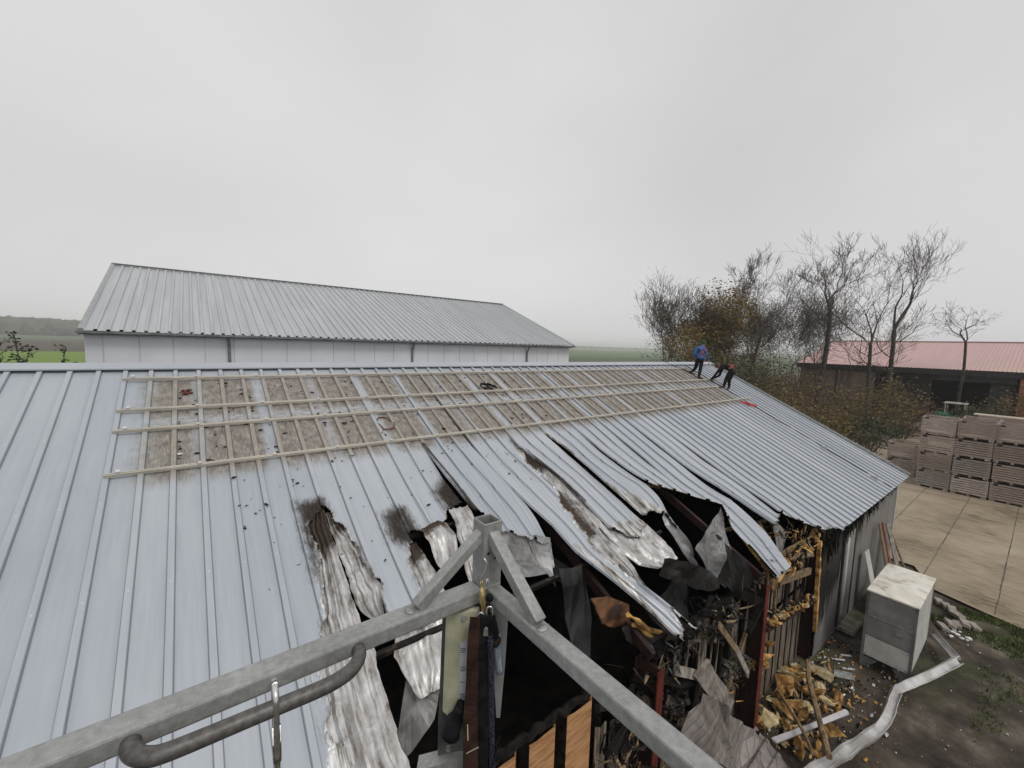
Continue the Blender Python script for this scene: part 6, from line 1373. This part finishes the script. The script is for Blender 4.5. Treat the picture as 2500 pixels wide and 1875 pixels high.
def roofpt(x, y):
    px, py = q1(x, y); v = Fv + Rv*((px-1250)/FPX) - Uv*((py-937.5)/FPX); n_ = Vector((0, -math.sin(SL), math.cos(SL))); p0 = Vector((0, YR, ZR)); k_ = (p0-C0).dot(n_)/v.dot(n_); return C0+v*k_, k_
# worker in blue, seen from behind
fR, dR = roofpt(500, 1300); fL, dL = roofpt(335, 1130); D0 = (dR*.6+dL*.4)
j = {}
D1 = D0
j['pelvis'] = (J(535, 745, D1), (.135, .10)); j['waist'] = (J(545, 660, D1), (.14, .105)); j['chest'] = (J(560, 510, D1), (.165, .115)); j['upper'] = (J(568, 425, D1), (.13, .09)); j['neck'] = (J(605, 375, D1), (.062, .06)); j['head'] = (J(625, 325, D1), (.082, .095)); j['crown'] = (J(632, 275, D1), (.072, .085))
j['shL'] = (J(455, 450, D1), .072); j['elL'] = (J(395, 590, D1-.03), .056); j['wrL'] = (J(420, 700, D1+.12), .040)
j['shR'] = (J(675, 455, D1), .072); j['elR'] = (J(712, 620, D1-.02), .056); j['wrR'] = (J(765, 765, D1+.05), .036)
j['hpL'] = (J(470, 790, D1), .095); j['knL'] = (J(430, 960, (dL+D1)/2), .072); j['anL'] = (fL+Z*.09, .050); j['toL'] = (J(290, 1080, dL-.02), (.045, .035)); j['toL'] = (fL+Z*.05-rh*.20+fh*.02, (.045, .035))
j['hpR'] = (J(590, 790, D1), .095); j['knR'] = (J(545, 1040, (dR+D1)/2), .072); j['anR'] = (fR+Z*.10, .050); j['toR'] = (fR+Z*.045+rh*.20+fh*.05, (.045, .035))
bn = [('pelvis', 'waist'), ('waist', 'chest'), ('chest', 'upper'), ('upper', 'neck'), ('neck', 'head'), ('head', 'crown'), ('upper', 'shL'), ('shL', 'elL'), ('elL', 'wrL'), ('upper', 'shR'), ('shR', 'elR'), ('elR', 'wrR'), ('pelvis', 'hpL'), ('hpL', 'knL'), ('knL', 'anL'), ('anL', 'toL'), ('pelvis', 'hpR'), ('hpR', 'knR'), ('knR', 'anR'), ('anR', 'toR')]
hand(j, bn, 'wrR', (J(800, 850, D1+.08)-J(765, 765, D1+.05)), -1, rh, 'r', .5); hand(j, bn, 'wrL', (J(450, 760, D1+.2)-J(420, 700, D1+.12)), 1, rh, 'l', .5)
def bm1(a, b_):
    if a in ('neck', 'head') : return 2
    if a.startswith('wr') or a[0] in 'rl' and a not in ('rl',) and (a[1:2] in 'fpt'): return 2
    if b_ in ('neck',): return 0
    if a in ('pelvis', 'hpL', 'hpR', 'knL', 'knR') and b_ != 'waist': return 1
    if a.startswith('an'): return 3
    return 0
w1 = person('person', 'person in blue jacket, green beanie and dark trousers standing on the roof near its ridge', fR, j, bn, ['jacket_blue', 'cloth_black', 'skin', 'boot_brown'], bm1)
def headparts(par, jt, hairmat, name, face, up):
    c = jt['head'][0].lerp(jt['crown'][0], .45); side = face.cross(up).normalized(); fw = face.normalized(); uu = side.cross(fw)
    q = MB(); bm = bmesh.new(); bmesh.ops.create_uvsphere(bm, u_segments=18, v_segments=12, radius=1)
    V = []; F = []
    for v in bm.verts: V.append(c+side*v.co.x*.092+fw*v.co.y*.108+uu*(v.co.z*.125+.01))
    bm.verts.index_update()
    for f in bm.faces:
        m_ = sum((v.co for v in f.verts), Vector())/len(f.verts)
        if m_.z > -.15 or (m_.y < -.2 and m_.z > -.55): F.append(tuple(v.index for v in f.verts))
    bm.free(); q.add(V, F); q.build(name, hairmat, par, True, solid=.008)
    q = MB()
    for s_ in (-1, 1): q.rock(c+side*s_*.093-uu*.02, .03, (.35, .7, 1), 3, 1, .1)
    q.rock(c+fw*.112-uu*.03, .018, (.8, 1.1, 1.3), 4, 1, .1); q.build('ears_and_nose', 'skin', par, True)
    q = MB()
    for s_ in (-1, 1): q.rock(c+fw*.098+side*s_*.034, .010, (1, .5, .8), 3, 1, .05)
    q.bar(c+fw*.104-uu*.065-side*.022, c+fw*.104-uu*.065+side*.022, .006, .008); q.build('eyes_and_mouth', 'hair_brown', par)
headparts(w1, j, 'beanie_green', 'beanie', fh*.8+rh*.6, Z)
q = MB(); bk_ = -fh*.128
def strap(a, b_, q, w=.04, off=bk_): 
    P = [a.lerp(b_, t_/5)+off*(1+.12*math.sin(3.14*t_/5)) for t_ in range(6)]; V = []
    for k_ in range(5): q.bar(P[k_], P[k_+1], w, .012, up=-fh)
strap(J(480, 395, D1), J(570, 560, D1), q); strap(J(672, 430, D1), J(575, 570, D1), q); strap(J(575, 560, D1), J(655, 620, D1), q, .03); strap(J(570, 560, D1), J(445, 620, D1), q, .03); strap(J(440, 640, D1), J(650, 690, D1), q, .03, bk_*.95)
q.build('harness', 'webbing_red', w1)
q = MB(); strap(J(425, 690, D1), J(660, 700, D1), q, .05, bk_*.95); q.build('jacket_hem', 'jacket_blue', w1)
# worker in black bending down
f1, d1 = roofpt(1170, 1560); f2, d2 = roofpt(1320, 1575); hd, dh = roofpt(830, 1300); D2 = (d1+d2)/2
j = {}
j['pelvis'] = (J(1410, 1000, D2), (.135, .12)); j['waist'] = (J(1310, 960, D2), (.14, .115)); j['chest'] = (J(1190, 940, D2), (.15, .125)); j['upper'] = (J(1125, 935, D2), (.11, .10)); j['neck'] = (J(1070, 930, D2), (.062, .06)); j['head'] = (J(1035, 935, D2-.02), (.085, .09)); j['crown'] = (J(1015, 910, D2-.02), (.075, .08))
j['shA'] = (J(1110, 965, D2-.16), .068); j['elA'] = (J(985, 1130, D2-.16), .052); j['wrA'] = (J(870, 1255, (D2-.1+dh)/2), .036)
j['shB'] = (J(1140, 985, D2+.16), .068); j['elB'] = (J(1070, 1180, D2+.14), .052); j['wrB'] = (J(900, 1260, (D2+.1+dh)/2), .036)
j['hpA'] = (J(1370, 1060, D2-.10), .105); j['knA'] = (J(1245, 1290, d1), .074); j['anA'] = (f1+Z*.09, .052); j['toA'] = (f1+Z*.045-rh*.20, (.048, .036))
j['hpB'] = (J(1430, 1080, D2+.10), .105); j['knB'] = (J(1330, 1310, d2), .074); j['anB'] = (f2+Z*.09, .052); j['toB'] = (f2+Z*.045-rh*.12-fh*.12, (.048, .036))
bn = [('pelvis', 'waist'), ('waist', 'chest'), ('chest', 'upper'), ('upper', 'neck'), ('neck', 'head'), ('head', 'crown'), ('upper', 'shA'), ('shA', 'elA'), ('elA', 'wrA'), ('upper', 'shB'), ('shB', 'elB'), ('elB', 'wrB'), ('pelvis', 'hpA'), ('hpA', 'knA'), ('knA', 'anA'), ('anA', 'toA'), ('pelvis', 'hpB'), ('hpB', 'knB'), ('knB', 'anB'), ('anB', 'toB')]
hand(j, bn, 'wrA', (hd-J(870, 1255, (D2-.1+dh)/2)), 1, rh, 'r', .7); hand(j, bn, 'wrB', (hd+rh*.05-J(900, 1260, (D2+.1+dh)/2)), -1, rh, 'l', .7)
def bm2(a, b_):
    if a in ('neck', 'head'): return 1
    if a.startswith('an'): return 2
    return 0
w2 = person('person', 'person in black clothes with a red harness bending down with hands on the roof', f1, j, bn, ['cloth_black', 'skin', 'boot_brown'], bm2)
headparts(w2, j, 'hair_brown', 'hair', -rh*.9-Z*.35, Z*.9-rh*.4)
q = MB(); strap(J(1290, 930, D2), J(1400, 880, D2), q, .05, -fh*.14); strap(J(1260, 985, D2), J(1400, 930, D2), q, .04, -fh*.145); strap(J(1320, 880, D2), J(1345, 1000, D2), q, .05, -fh*.145); q.rock(J(1355, 900, D2)-fh*.11, .03, (1.2, .5, .8), 3, 1, .4); q.build('harness', 'webbing_red', w2)
q = MB(); q.rock(J(1300, 980, D2)-fh*.15, .03, (1, .6, .6), 5, 1, .3); q.rock(J(1360, 960, D2)-fh*.15, .03, (1, .6, .6), 6, 1, .3); q.build('buckles', 'chrome', w2)

# ------------------------------------------------------------------ haze
q = MB(); q.boxm((-4300, -700, -1.0), (4300, 4300, 33))
hz = q.build('haze', 'paper'); hz.data.materials.clear()
hm = bpy.data.materials.new('haze'); hm.use_nodes = True; ht = hm.node_tree; ht.nodes.clear()
pv = ht.nodes.new('ShaderNodeVolumePrincipled'); pv.inputs['Color'].default_value = (.97, .97, .98, 1); pv.inputs['Density'].default_value = .00055; pv.inputs['Anisotropy'].default_value = .2
oo = ht.nodes.new('ShaderNodeOutputMaterial'); ht.links.new(pv.outputs[0], oo.inputs['Volume']); hz.data.materials.append(hm); tag(hz, 'thin grey mist in the air over the fields', 'haze', None, 'stuff')
